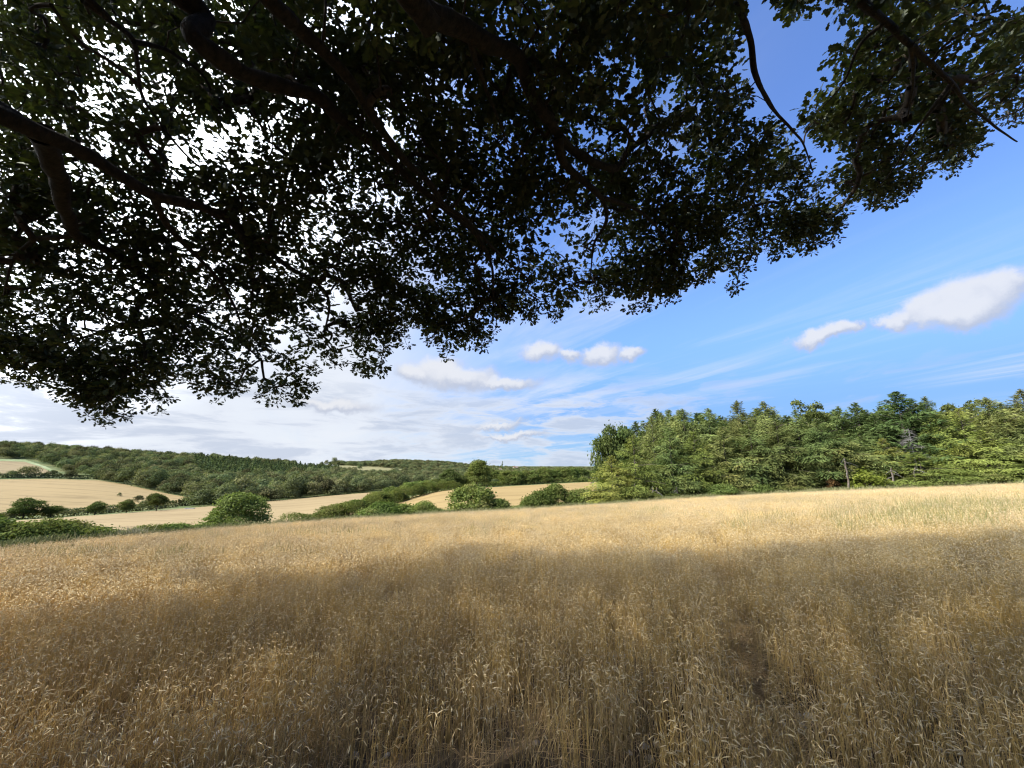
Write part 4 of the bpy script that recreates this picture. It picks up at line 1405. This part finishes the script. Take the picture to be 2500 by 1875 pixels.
N0 = 60000
qx, qy = rng.uniform(-60, 2560, N0), rng.uniform(-80, 1020, N0)
ok = np.zeros(N0, bool)
for poly in (low_edge, right_clump):
    k = inside(poly, qx, qy)
    for ox, oy in ((0, 16), (18, 5), (-18, 5), (0, -16)):
        k &= inside(poly, qx + ox, qy + oy)
    ok |= k
gapz = (qx > 1700) & (qx < 2090) & (qy < 300)
for poly in (low_edge,):
    ok &= ~gapz | (inside(low_edge, qx + 52, qy + 20) | inside(right_clump, qx - 58, qy) & inside(right_clump, qx - 20, qy + 40))
qx, qy = qx[ok], qy[ok]
ex = np.array([-60, 250, 700, 1100, 1500, 1800, 2060, 2300, 2560], float)
ey = np.array([930, 1010, 970, 850, 740, 680, 560, 480, 300], float)
t = np.clip((qy + 60) / (np.interp(qx, ex, ey) + 60), 0, 1)
yd = 2.6 + 4.1 * t ** 1.1
left = np.clip((900 - qx) / 700, 0, 1) * np.clip((520 - qy) / 400, 0, 1)
yd = yd + rng.uniform(-0.3, 1.5, len(qx)) * (1 - 0.7 * t) + left * rng.uniform(0.0, 3.2, len(qx))
yd = np.where(qx > 1850, yd * 0.92 + 0.5, yd)
yd = np.clip(yd, 2.4, 8.0)
fr = np.array([mnoise.fractal(Vector((a / 150.0, b / 105.0, 4.2)), 1.0, 2.0, 4) for a, b in zip(qx, qy)])
dens = np.clip(0.78 + 0.85 * fr, 0.08, 1.4)
dens *= np.where((qx > 620) & (qx < 1250) & (qy < 420), 1.25, 1.0)
dens *= 1 + 0.20 * left
for gx, gy, gr in [(1205, 60, 55), (1255, 25, 50), (1225, 90, 40), (300, 240, 70), (235, 190, 60), (420, 120, 45), (130, 560, 40), (430, 590, 45), (890, 360, 40), (640, 380, 45), (1430, 580, 38), (190, 640, 36), (1620, 380, 40), (1530, 330, 36), (270, 600, 34), (60, 560, 36)]:
    dens *= 1 - 0.55 * np.exp(-(((qx - gx) / gr) ** 2 + ((qy - gy) / gr) ** 2))
dens *= (yd / 6.5) ** 1.6
TARGET = 4600
keep = rng.uniform(0, 1, len(qx)) < dens * (TARGET / dens.sum())
tipx, tipy = [], []
for poly in (low_edge[:-1], right_clump[1:-1]):
    pv = np.array(poly, float)
    for p0_, p1_ in zip(pv[:-1], pv[1:]):
        for _ in range(max(1, int(np.hypot(*(p1_ - p0_)) / 14))):
            f_ = rng.uniform()
            tipx.append(p0_[0] * (1 - f_) + p1_[0] * f_ + rng.normal() * 9)
            tipy.append(p0_[1] * (1 - f_) + p1_[1] * f_ + rng.normal() * 11)
tipx, tipy = np.array(tipx), np.array(tipy)
kt = ~((tipx > 1700) & (tipx < 2100) & (tipy < 400)) & (tipx > -60) & (tipx < 2560) & (tipy > -60)
tipx, tipy = tipx[kt], tipy[kt]
tt_ = np.clip((tipy + 60) / (np.interp(tipx, ex, ey) + 60), 0, 1)
tipd = np.clip(2.6 + 4.1 * tt_ ** 1.1 + rng.uniform(-0.3, 0.5, len(tipx)), 2.6, 7.4)
n_in = int(keep.sum())
qx, qy, yd = np.concatenate([qx[keep], tipx]), np.concatenate([qy[keep], tipy]), np.concatenate([yd[keep], tipd])
keep = np.ones(len(qx), bool)
CC = np.array([at(a, b, c * KY) for a, b, c in zip(qx[keep], qy[keep], yd[keep])])

# --- the rest of the crown, outside the frame
n1 = 34000
d = norm(rng.normal(size=(n1, 3)))
k = rng.uniform(0.45, 1.0, n1) ** 0.5
OC = np.array([-5.4, -1.6, 8.8]) + d * k[:, None] * np.array([13.2, 9.8, 6.0])
ox, oy, od = project(OC[:, 0], OC[:, 1], OC[:, 2])
dep = OC[:, 1] * math.cos(PITCH) + (OC[:, 2] - CAM_Z) * math.sin(PITCH)
OC = np.concatenate([OC, np.array([-1.8, -0.8, 8.2]) + norm(rng.normal(size=(4200, 3))) * (rng.uniform(0, 1, (4200, 1)) ** 0.4) * np.array([8.5, 5.0, 2.6])])
OC = OC[rng.permutation(len(OC))]
ox, oy, od = project(OC[:, 0], OC[:, 1], OC[:, 2])
dep = OC[:, 1] * math.cos(PITCH) + (OC[:, 2] - CAM_Z) * math.sin(PITCH)
mg = 60 + F * 0.95 / np.maximum(dep, 0.5)
infr = (dep > 0.0) & (ox > -mg) & (ox < 2500 + mg) & (oy > -mg)
low_ok = OC[:, 2] > np.interp(np.hypot(OC[:, 0] + 5.4, OC[:, 1] + 1.6), [0, 8, 13.2], [6.6, 5.7, 4.0]) + np.where(OC[:, 1] < 0, 0.6, 0.0)
near = np.linalg.norm(OC - np.array([0, 0, CAM_Z]), axis=1) > 2.4
shell = OC[:, 2] > 2.2
OC = OC[(~infr) & low_ok & near & shell][:6000]

# --- twigs: every cluster is joined to the nearest wood
nodes = np.concatenate(skel_p)
nrad = np.concatenate(skel_r)
use = nrad < 0.16
nodes = nodes[use]
par = np.full(len(nodes), -1)
NB = len(nodes)
allc = np.concatenate([CC, OC])
big = np.concatenate([np.zeros(len(CC), bool), np.ones(len(OC), bool)])
d0 = np.array([np.min(np.linalg.norm(nodes - c, axis=1)) for c in allc])
order = np.argsort(d0)
cap = NB + len(allc) * 4 + 10
NP = np.zeros((cap, 3))
NP[:NB] = nodes
par = np.full(cap, -1)
nn = NB
tip_node = np.zeros(len(allc), int)
tip_dir = np.zeros((len(allc), 3))
for ci in order:
    c = allc[ci]
    dist = np.linalg.norm(NP[:nn] - c, axis=1)
    b = int(np.argmin(dist))
    a = NP[b].copy()
    L = dist[b]
    wig = rng.normal(size=3) * 0.10 * L
    last = b
    for tt in (0.3, 0.6, 0.85, 1.0):
        p = a * (1 - tt) + c * tt + wig * math.sin(tt * math.pi) + np.array([0, 0, 0.06 * L * math.sin(tt * math.pi)])
        NP[nn] = p
        par[nn] = last
        last = nn
        nn += 1
    tip_node[ci] = last
    tip_dir[ci] = (c - a) / max(L, 1e-3)
cntd = np.zeros(nn)
cntd[tip_node] += 1
for i in range(nn - 1, NB - 1, -1):
    if par[i] >= 0:
        cntd[par[i]] += cntd[i]
rad = np.clip(0.0054 * np.maximum(cntd, 1) ** 0.52, 0.004, 0.085)
ii = np.arange(NB, nn)
pa = par[ii]
ra = np.where(pa < NB, rad[ii] * 1.15, np.minimum(rad[pa], rad[ii] * 1.5))
mid = (NP[ii] + NP[pa]) / 2
V_, Q_ = tubes(np.stack([NP[pa], mid, NP[ii]], 1), np.stack([ra, (ra + rad[ii]) / 2, rad[ii]], 1), 4)
tw = add('twigs', make_mesh('oak_twigs', V_, Q_, [M_twig], smooth=True))
tw['kind'] = 'stuff'
wrap_parent(tw, oak)

# --- leaves: lobed blades, folded a little along the midrib
half = [(0.03, 0.0), (0.19, 0.20), (0.13, 0.33), (0.34, 0.54), (0.21, 0.68), (0.25, 0.87), (0.0, 1.0)]
LV = [(0, 0.0, 0), (0, 0.42, 0), (0, 0.75, 0)] + [(x, y, 0.18 * x) for x, y in half] + [(-x, y, 0.18 * x) for x, y in half[:-1]]
LV = np.array(LV)
LV[:, 2] -= 0.10 * LV[:, 1] ** 2
r_ = [3, 4, 5, 6, 7, 8, 9]
l_ = [10, 11, 12, 13, 14, 15, 9]
LF = []
for s_, flip in ((r_, False), (l_, True)):
    tr = [(0, s_[0], s_[1]), (0, s_[1], 1), (1, s_[1], s_[2]), (1, s_[2], s_[3]), (1, s_[3], 2), (2, s_[3], s_[4]), (2, s_[4], s_[5]), (2, s_[5], s_[6])]
    LF += [(a, c, b) if flip else (a, b, c) for a, b, c in tr]
LF = np.array(LF)


def leaf_frames(centres, dirs, per, rad_, size):
    n = len(centres) * per
    c = np.repeat(centres, per, 0)
    di = np.repeat(dirs, per, 0)
    off = norm(rng.normal(size=(n, 3)) + di * 0.5)
    rr_ = rng.uniform(0.15, 1.0, n) ** 0.6 * np.repeat(rad_, per)
    p = c + off * rr_[:, None] * np.array([1.15, 1.15, 0.7])
    Yd = norm(off + di * 0.4 + rng.normal(size=(n, 3)) * 0.5 + np.array([0, 0, -0.25]))
    up = norm(np.array([0, 0, 1.0]) + rng.normal(size=(n, 3)) * 0.55)
    X = norm(np.cross(Yd, up))
    Z = np.cross(X, Yd)
    s = size * rng.uniform(0.7, 1.25, n)
    return p, X, Y_(Yd), Z, s


def Y_(v):
    return v


def leaf_mesh(p, X, Yd, Z, s, name):
    V_ = p[:, None] + s[:, None, None] * (LV[None, :, 0, None] * X[:, None] + LV[None, :, 1, None] * Yd[:, None] + LV[None, :, 2, None] * Z[:, None])
    n = len(p)
    F_ = (np.arange(n) * len(LV))[:, None, None] + LF[None]
    tn = np.clip(rng.normal(0.45, 0.25, n), 0, 1)
    return make_mesh(name, V_.reshape(-1, 3), F_.reshape(-1, 3), [M_oakleaf], np.repeat(tn, len(LV)))


z3 = np.zeros((1, 3))
sprays = []
for k in range(16):
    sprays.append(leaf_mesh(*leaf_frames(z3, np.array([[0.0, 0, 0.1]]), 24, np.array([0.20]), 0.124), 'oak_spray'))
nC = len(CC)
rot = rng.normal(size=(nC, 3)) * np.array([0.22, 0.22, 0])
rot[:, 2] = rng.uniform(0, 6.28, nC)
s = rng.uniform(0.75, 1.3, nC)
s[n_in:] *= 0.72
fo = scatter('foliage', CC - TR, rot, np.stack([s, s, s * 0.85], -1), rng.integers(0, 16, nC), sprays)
fo['kind'] = 'stuff'
fo.parent = oak
nO = len(OC)
rot = rng.normal(size=(nO, 3)) * np.array([0.3, 0.3, 0])
rot[:, 2] = rng.uniform(0, 6.28, nO)
s = rng.uniform(1.05, 1.5, nO)
fo = scatter('foliage', OC - TR, rot, np.stack([s, s, s], -1), rng.integers(0, 16, nO), sprays)
fo['kind'] = 'stuff'
fo.parent = oak
# the leaves that show largest, one by one
nx, ny, nd_ = project(CC[:, 0], CC[:, 1], CC[:, 2])
far_ = np.where((nx > 30) & (nx < 2470) & (ny > 10), nd_, 99)
near_c = CC[np.argsort(far_)[:60]]
p1 = leaf_frames(near_c, np.zeros((60, 3)), 5, np.full(60, 0.30), 0.105)
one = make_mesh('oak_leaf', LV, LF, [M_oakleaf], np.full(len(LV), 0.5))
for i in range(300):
    o = bpy.data.objects.new('leaf', one)
    COL.objects.link(o)
    o.parent = oak
    o.matrix_parent_inverse = Matrix.Translation(-Vector(TR))
    mw = Matrix.Identity(4)
    for c_, v_ in enumerate((p1[1][i], p1[2][i], p1[3][i])):
        for r__ in range(3):
            mw[r__][c_] = v_[r__] * p1[4][i]
    mw.translation = Vector(p1[0][i])
    o.matrix_basis = mw


# ------------------------------------------------------------------ ripe wheat
def wheat_patch(name, n, size, seed, tall=WHEAT_H, lodged=0.0, fine=1.0):
    g = np.random.default_rng(seed)
    bx, by = g.uniform(-size / 2, size / 2, n), g.uniform(-size / 2, size / 2, n)
    h = np.clip(g.normal(tall - 0.04, 0.095, n), 0.2, 0.72)
    az = g.uniform(0, 6.28, n)
    lean = np.abs(g.normal(0.05, 0.09, n)) + lodged * g.uniform(0.3, 1.0, n)
    dx_, dy_ = np.cos(az), np.sin(az)
    q = np.linspace(0, 1, 5)
    st = np.stack([bx[:, None] + dx_[:, None] * lean[:, None] * q ** 1.7 * h[:, None] * 1.2, by[:, None] + dy_[:, None] * lean[:, None] * q ** 1.7 * h[:, None] * 1.2,
                   h[:, None] * q * (1 - 0.35 * np.clip(lean, 0, 1.6)[:, None] * q)], -1)
    sr = np.repeat(np.array([0.0021, 0.0020, 0.0018, 0.0016, 0.0013])[None] * (0.4 + 0.6 * fine), n, 0)
    # the neck bends over and carries the ear
    ang0 = g.uniform(0.1, 0.5, n)
    tot = np.clip(g.normal(1.45, 0.6, n), 0.2, 2.6)
    neck, ear = g.uniform(0.015, 0.05, n), g.uniform(0.040, 0.068, n) * (0.3 + 0.7 * fine)
    steps = np.concatenate([np.full(3, 1 / 3.0), np.full(4, 1 / 4.0)])
    pos = st[:, -1].copy()
    pts = [pos.copy()]
    for k in range(7):
        a = ang0 + tot * min((k + 0.5) / 4.2, 1.0) ** 0.9
        L = (neck if k < 3 else ear) * steps[k]
        pos = pos + np.stack([np.sin(a) * dx_, np.sin(a) * dy_, np.cos(a)], -1) * L[:, None]
        pts.append(pos.copy())
    pts = np.stack(pts, 1)
    w = g.uniform(0.8, 1.15, n)[:, None]
    neckP, earP = pts[:, :4], pts[:, 3:]
    V1, Q1 = tubes(st, sr, 3)
    V2, Q2 = tubes(neckP, np.repeat(np.array([0.0013, 0.0012, 0.0012, 0.0016])[None], n, 0), 3)
    V3, Q3 = tubes(earP, np.array([0.0018, 0.0040, 0.0043, 0.0036, 0.0009])[None] * w * fine, 4)
    # withered leaf blades
    nl = int(n * 0.8)
    ow = g.integers(0, n, nl)
    t0 = g.uniform(0.15, 0.75, nl)
    base = np.stack([np.interp(t0[i], q, st[ow[i], :, 0]) for i in range(nl)])
    base_y = np.stack([np.interp(t0[i], q, st[ow[i], :, 1]) for i in range(nl)])
    base_z = np.stack([np.interp(t0[i], q, st[ow[i], :, 2]) for i in range(nl)])
    la = g.uniform(0, 6.28, nl)
    ll = g.uniform(0.07, 0.16, nl)
    k = np.linspace(0, 1, 4)
    rise = g.uniform(0.3, 0.9, nl)
    P = np.stack([base[:, None] + np.cos(la)[:, None] * ll[:, None] * k * 0.8, base_y[:, None] + np.sin(la)[:, None] * ll[:, None] * k * 0.8, base_z[:, None] + ll[:, None] * (rise[:, None] * k - (rise[:, None] + 0.75) * k ** 2)], -1)
    sd = np.stack([-np.sin(la), np.cos(la), np.zeros(nl)], -1)[:, None] * np.array([0.0016, 0.0026, 0.0020, 0.0005])[None, :, None]
    V4 = np.stack([P - sd, P + sd], 2).reshape(-1, 3)
    i0 = (np.arange(nl) * 8)[:, None] + np.array([0, 2, 4])[None]
    Q4 = np.stack([i0, i0 + 1, i0 + 3, i0 + 2], -1).reshape(-1, 4)
    V_ = np.concatenate([V1, V2, V3, V4])
    o1, o2, o3 = len(V1), len(V1) + len(V2), len(V1) + len(V2) + len(V3)
    Q_ = np.concatenate([Q1, Q2 + o1, Q3 + o2, Q4 + o3])
    tn = g.uniform(0.72, 1.2, n)
    stem = np.array([0.52, 0.37, 0.145])
    earc = np.array([0.67, 0.55, 0.32])
    leafc = np.array([0.52, 0.37, 0.19])
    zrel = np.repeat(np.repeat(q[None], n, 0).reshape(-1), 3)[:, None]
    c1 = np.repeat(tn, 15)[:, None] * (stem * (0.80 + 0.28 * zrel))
    c2 = np.repeat(tn, 12)[:, None] * (stem * 1.1)
    c3 = np.repeat(tn * g.uniform(0.8, 1.2, n), 20)[:, None] * earc
    c4 = np.repeat(g.uniform(0.6, 1.2, nl), 8)[:, None] * leafc
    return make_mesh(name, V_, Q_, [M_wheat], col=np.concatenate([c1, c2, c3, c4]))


track = [hit(x, y) for x, y in [(1745, 1330), (1765, 1400), (1778, 1450), (1800, 1520), (1822, 1600), (1845, 1690), (1880, 1790), (1930, 1900)]]
track = np.array(track)
bare_px = [(1970, 1760, 0.22), (1880, 1850, 0.35), (1500, 1640, 0.16), (1530, 1600, 0.13), (620, 1690, 0.20), (560, 1800, 0.30), (420, 1800, 0.22), (880, 1850, 0.22), (1320, 1840, 0.25), (1560, 1850, 0.25), (250, 1860, 0.25), (1010, 1560, 0.14), (690, 1590, 0.13), (2230, 1840, 0.22), (1780, 1640, 0.12)]
bare = np.array([[*hit(a, b)[:2], s] for a, b, s in bare_px])


def seg_dist(x, y, line):
    best = np.full(len(x), 1e9)
    for a, b in zip(line[:-1], line[1:]):
        d_ = b[:2] - a[:2]
        t_ = np.clip(((x - a[0]) * d_[0] + (y - a[1]) * d_[1]) / (d_ @ d_), 0, 1)
        best = np.minimum(best, np.hypot(x - a[0] - t_ * d_[0], y - a[1] - t_ * d_[1]))
    return best


NEAR = 11.0
SN, SF = 0.25, 0.7
# near tufts
gx, gy = np.meshgrid(np.arange(-NEAR - 1, NEAR + 1, SN), np.arange(-2.0, NEAR + 1, SN))
x, y = gx.ravel() + rng.uniform(-0.11, 0.11, gx.size), gy.ravel() + rng.uniform(-0.11, 0.11, gx.size)
r = np.hypot(x, y)
nz = np.array([mnoise.fractal(Vector((a * 0.55, b * 0.55, 1.3)), 1.0, 2.0, 3) for a, b in zip(x, y)])
nz2 = np.array([mnoise.noise(Vector((a * 2.3, b * 2.3, 8.3))) for a, b in zip(x, y)])
sd_ = seg_dist(x, y, track)
thin = np.clip((5.6 - r) / 2.6, 0, 1)
k = (r < NEAR) & (r > 0.9) & (sd_ > 0.12 + 0.05 * nz2) & (nz + nz2 * 0.5 > -0.85 + 0.95 * thin)
for bx_, by_, bs in bare:
    k &= np.hypot(x - bx_, y - by_) > 0.75 * bs * (0.85 + 0.4 * nz2)
x, y, nz = x[k], y[k], nz[k]
near_v = [wheat_patch('wheat_tuft', 32, SN * 1.3, 300 + i, lodged=0.0 if i < 10 else 0.4, fine=0.72) for i in range(12)]
n = len(x)
rot = np.zeros((n, 3))
rot[:, 2] = rng.uniform(0, 6.28, n)
sz = (1 + 0.10 * nz + rng.normal(0, 0.05, n)) * np.where(seg_dist(x, y, track) < 0.4, 0.92, 1)
sc = np.stack([np.ones(n), np.ones(n), np.clip(sz, 0.75, 1.2)], -1)
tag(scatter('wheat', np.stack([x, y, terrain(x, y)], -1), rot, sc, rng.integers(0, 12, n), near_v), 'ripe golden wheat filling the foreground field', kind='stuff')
# farther patches
gx, gy = np.meshgrid(np.arange(-100, 110, SF), np.arange(-3, 70, SF))
x, y = gx.ravel() + rng.uniform(-0.2, 0.2, gx.size), gy.ravel() + rng.uniform(-0.2, 0.2, gx.size)
r, ph = np.hypot(x, y), np.arctan2(x, y)
k = (r > NEAR - 0.2) & (r < edge_r(ph) - 0.2) & (np.abs(ph) < R(100))
x, y = x[k], y[k]
k = seg_dist(x, y, track) > 0.2
x, y = x[k], y[k]
far_v = [wheat_patch('wheat_patch', 175, SF * 1.15, 330 + i) for i in range(6)]
n = len(x)
rot = np.zeros((n, 3))
rot[:, 2] = rng.uniform(0, 6.28, n)
nz = np.array([mnoise.fractal(Vector((a * 0.12, b * 0.12, 5.3)), 1.0, 2.0, 3) for a, b in zip(x, y)])
sc = np.stack([np.ones(n), np.ones(n), 1 + 0.08 * nz + rng.normal(0, 0.03, n)], -1)
tag(scatter('wheat', np.stack([x, y, terrain(x, y)], -1), rot, sc, rng.integers(0, 6, n), far_v), 'ripe golden wheat spreading to the far hedge', kind='stuff')


# --- green weeds standing in the crop towards the right, and pale feathery grass at its edge
def weed_patch(name, m, n, size, h, seed, wdt=0.006):
    g = np.random.default_rng(seed)
    bx, by = g.normal(0, size / 2.5, n), g.normal(0, size / 2.5, n)
    a = g.uniform(0, 6.28, n)
    hh = h * g.uniform(0.5, 1.15, n)
    q = np.linspace(0, 1, 5)
    ln = g.uniform(0.05, 0.35, n)
    P = np.stack([bx[:, None] + np.cos(a)[:, None] * ln[:, None] * hh[:, None] * q ** 2, by[:, None] + np.sin(a)[:, None] * ln[:, None] * hh[:, None] * q ** 2, hh[:, None] * q], -1)
    V_, Q_ = tubes(P, np.repeat((wdt * np.array([1, 1, 0.9, 1.3, 0.3]))[None], n, 0), 3)
    return make_mesh(name, V_, Q_, [m], np.repeat(g.uniform(0, 1, n), 15))


wv = [weed_patch('weed_tuft', M_weed, 30, 0.9, 0.66, 350 + i, 0.004) for i in range(3)]
wx, wy, wz = [], [], []
for a, b, sa, sb, cnt_ in [(2380, 1235, 90, 12, 150), (2250, 1262, 90, 12, 100), (2080, 1250, 70, 14, 50), (2080, 1282, 30, 8, 14), (1850, 1262, 60, 10, 28), (1560, 1240, 120, 10, 40), (1280, 1262, 60, 8, 14), (1000, 1275, 150, 8, 24), (200, 1345, 240, 8, 60), (620, 1300, 200, 6, 40), (2300, 1225, 160, 10, 110)]:
    for _ in range(cnt_):
        p = hit(a + rng.normal() * sa, max(b + rng.normal() * sb, 1200), lift=0.5)
        if math.hypot(p[0], p[1]) < edge_r(math.atan2(p[0], p[1])) + 1.0:
            wx.append(p)
P = np.array(wx)
n = len(P)
rot = np.zeros((n, 3))
rot[:, 2] = rng.uniform(0, 6.28, n)
s = rng.uniform(0.85, 1.25, n)
tag(scatter('weeds', P, rot, np.stack([s, s, s], -1), rng.integers(0, 3, n), wv), 'greenish weeds scattered through the wheat', kind='stuff')
M_pgrass = foliage('feathery_grass', (0.30, 0.27, 0.17), (0.46, 0.43, 0.30), None, 0.3, 0.2)
M_ggrass = foliage('margin_grass', (0.16, 0.18, 0.075), (0.30, 0.29, 0.14), None, 0.3, 0.3)
gv = [weed_patch('grass_tuft', M_pgrass, 22, 0.5, 0.95, 360, 0.008)]
P = []
for _ in range(26):
    px = rng.uniform(305, 390)
    p, _r = at_edge(px, rng.uniform(0.3, 1.6))
    P.append(p)
P = np.array(P)
n = len(P)
rot = np.zeros((n, 3))
rot[:, 2] = rng.uniform(0, 6.28, n)
s = rng.uniform(0.7, 1.2, n)
tag(scatter('feathery_grass', P, rot, np.stack([s, s, s], -1), np.zeros(n, int), gv), 'pale feathery grass at the wheat edge', kind='stuff')
gv = [weed_patch('margin_tuft', M_ggrass, 60, 0.9, 0.75, 370 + i, 0.012) for i in range(2)]
ph = rng.uniform(R(-58), R(58), 1500)
rr_ = edge_r(ph) + rng.uniform(-0.2, 3.2, 1500)
X, Y = np.sin(ph) * rr_, np.cos(ph) * rr_
rot = np.zeros((1500, 3))
rot[:, 2] = rng.uniform(0, 6.28, 1500)
s = rng.uniform(0.7, 1.25, 1500)
tag(scatter('margin_grass', np.stack([X, Y, terrain(X, Y)], -1), rot, np.stack([s, s, s], -1), rng.integers(0, 2, 1500), gv), 'rough grass along the field margin', kind='stuff')

# --- trodden straw on the track and litter on the bare soil
ns = 5200
u = rng.uniform(0, 1, ns)
ti = u * (len(track) - 1)
i0 = np.minimum(ti.astype(int), len(track) - 2)
f = (ti - i0)[:, None]
c = track[i0] * (1 - f) + track[i0 + 1] * f
c[:, :2] += rng.normal(0, 0.13, (ns, 2))
ns2 = 5200
rr_ = rng.uniform(1.2, 7.0, ns2)
ph = rng.uniform(R(-62), R(62), ns2)
c = np.concatenate([c, np.stack([np.sin(ph) * rr_, np.cos(ph) * rr_, np.zeros(ns2)], -1)])
n = len(c)
a = rng.uniform(0, math.pi, n)
L = rng.uniform(0.08, 0.34, n)
q = np.linspace(-0.5, 0.5, 3)
X = c[:, 0, None] + np.cos(a)[:, None] * L[:, None] * q
Y = c[:, 1, None] + np.sin(a)[:, None] * L[:, None] * q
hz_ = rng.uniform(0.005, 0.07, n)[:, None] + rng.normal(0, 0.22, n)[:, None] * L[:, None] * q
Z = terrain(X, Y) + np.maximum(hz_, 0.004)
V_, Q_ = tubes(np.stack([X, Y, Z], -1), np.repeat(np.array([0.0022, 0.0024, 0.0018])[None], n, 0), 3)
cc = np.repeat(rng.uniform(0.6, 1.2, n), 9)[:, None] * np.array([0.52, 0.39, 0.22])
tag(add('straw_litter', make_mesh('straw_litter', V_, Q_, [M_wheat], col=cc)), 'flattened straw along the trodden track', kind='stuff')

# --- flints on the bare soil
M_flint = rough_mat('flint', (0.34, 0.32, 0.29), (0.62, 0.60, 0.56), 14.0, 0.5, 40.0)
M_flint2 = rough_mat('brown_flint', (0.22, 0.18, 0.14), (0.42, 0.36, 0.29), 14.0, 0.5, 40.0)
import bmesh
flints = []
for k in range(6):
    bm = bmesh.new()
    bmesh.ops.create_icosphere(bm, subdivisions=3, radius=1.0)
    for v in bm.verts:
        nv = mnoise.fractal(v.co * 1.1 + Vector((k * 9.0, 0, 0)), 1.0, 2.0, 3)
        ce = mnoise.cell(v.co * 1.5 + Vector((k * 3.0, 1, 0)))
        v.co *= 1 + 0.35 * nv + 0.12 * (ce - 0.5)
        v.co.z *= 0.62
    me = bpy.data.meshes.new('flint')
    bm.to_mesh(me)
    bm.free()
    me.materials.append(M_flint if k % 2 else M_flint2)
    flints.append(me)
special = [(1785, 1443, 0.035, 'white flint lying on the track at its far, narrow end'), (1975, 1752, 0.040, 'bright white flint beside the track near the bottom right'),
           (1960, 1775, 0.036, 'white flint just below the bright one beside the track'), (1862, 1636, 0.035, 'pale flint in the middle of the trodden track'),
           (535, 1800, 0.060, 'large pale flint in the dark gap at bottom left'), (390, 1813, 0.050, 'grey flint left of the large pale one in the dark gap'), (1930, 1842, 0.045, 'pale flint at the very bottom of the track')]
for i, (a, b, s, lab) in enumerate(special):
    p = hit(a, b)
    o = add('flint', flints[(i * 2 + 1) % 6], None, (p[0], p[1], p[2] + s * 0.35))
    o.scale = (s, s * 0.85, s)
    o.rotation_euler = (0, 0, rng.uniform(0, 6.28))
    tag(o, lab, 'stone')
for i in range(70):
    if i < 40:
        j = rng.integers(0, len(bare))
        X, Y = bare[j, 0] + rng.normal() * bare[j, 2] * 0.6, bare[j, 1] + rng.normal() * bare[j, 2] * 0.6
    else:
        j = rng.uniform(1, len(track) - 1.01)
        b = int(j)
        q = track[b] * (1 - j + b) + track[b + 1] * (j - b)
        X, Y = q[0] + rng.normal() * 0.1, q[1] + rng.normal() * 0.1
    s = rng.uniform(0.018, 0.045)
    o = add('flint', flints[rng.integers(0, 6)], None, (X, Y, tz(X, Y) + s * 0.3))
    o.scale = (s, s * rng.uniform(0.7, 1), s)
    o.rotation_euler = (rng.uniform(-0.3, 0.3), rng.uniform(-0.3, 0.3), rng.uniform(0, 6.28))
    tag(o, 'small rough flint lying on bare soil in a gap of the wheat', 'stone', 'flints on the bare soil among the wheat')
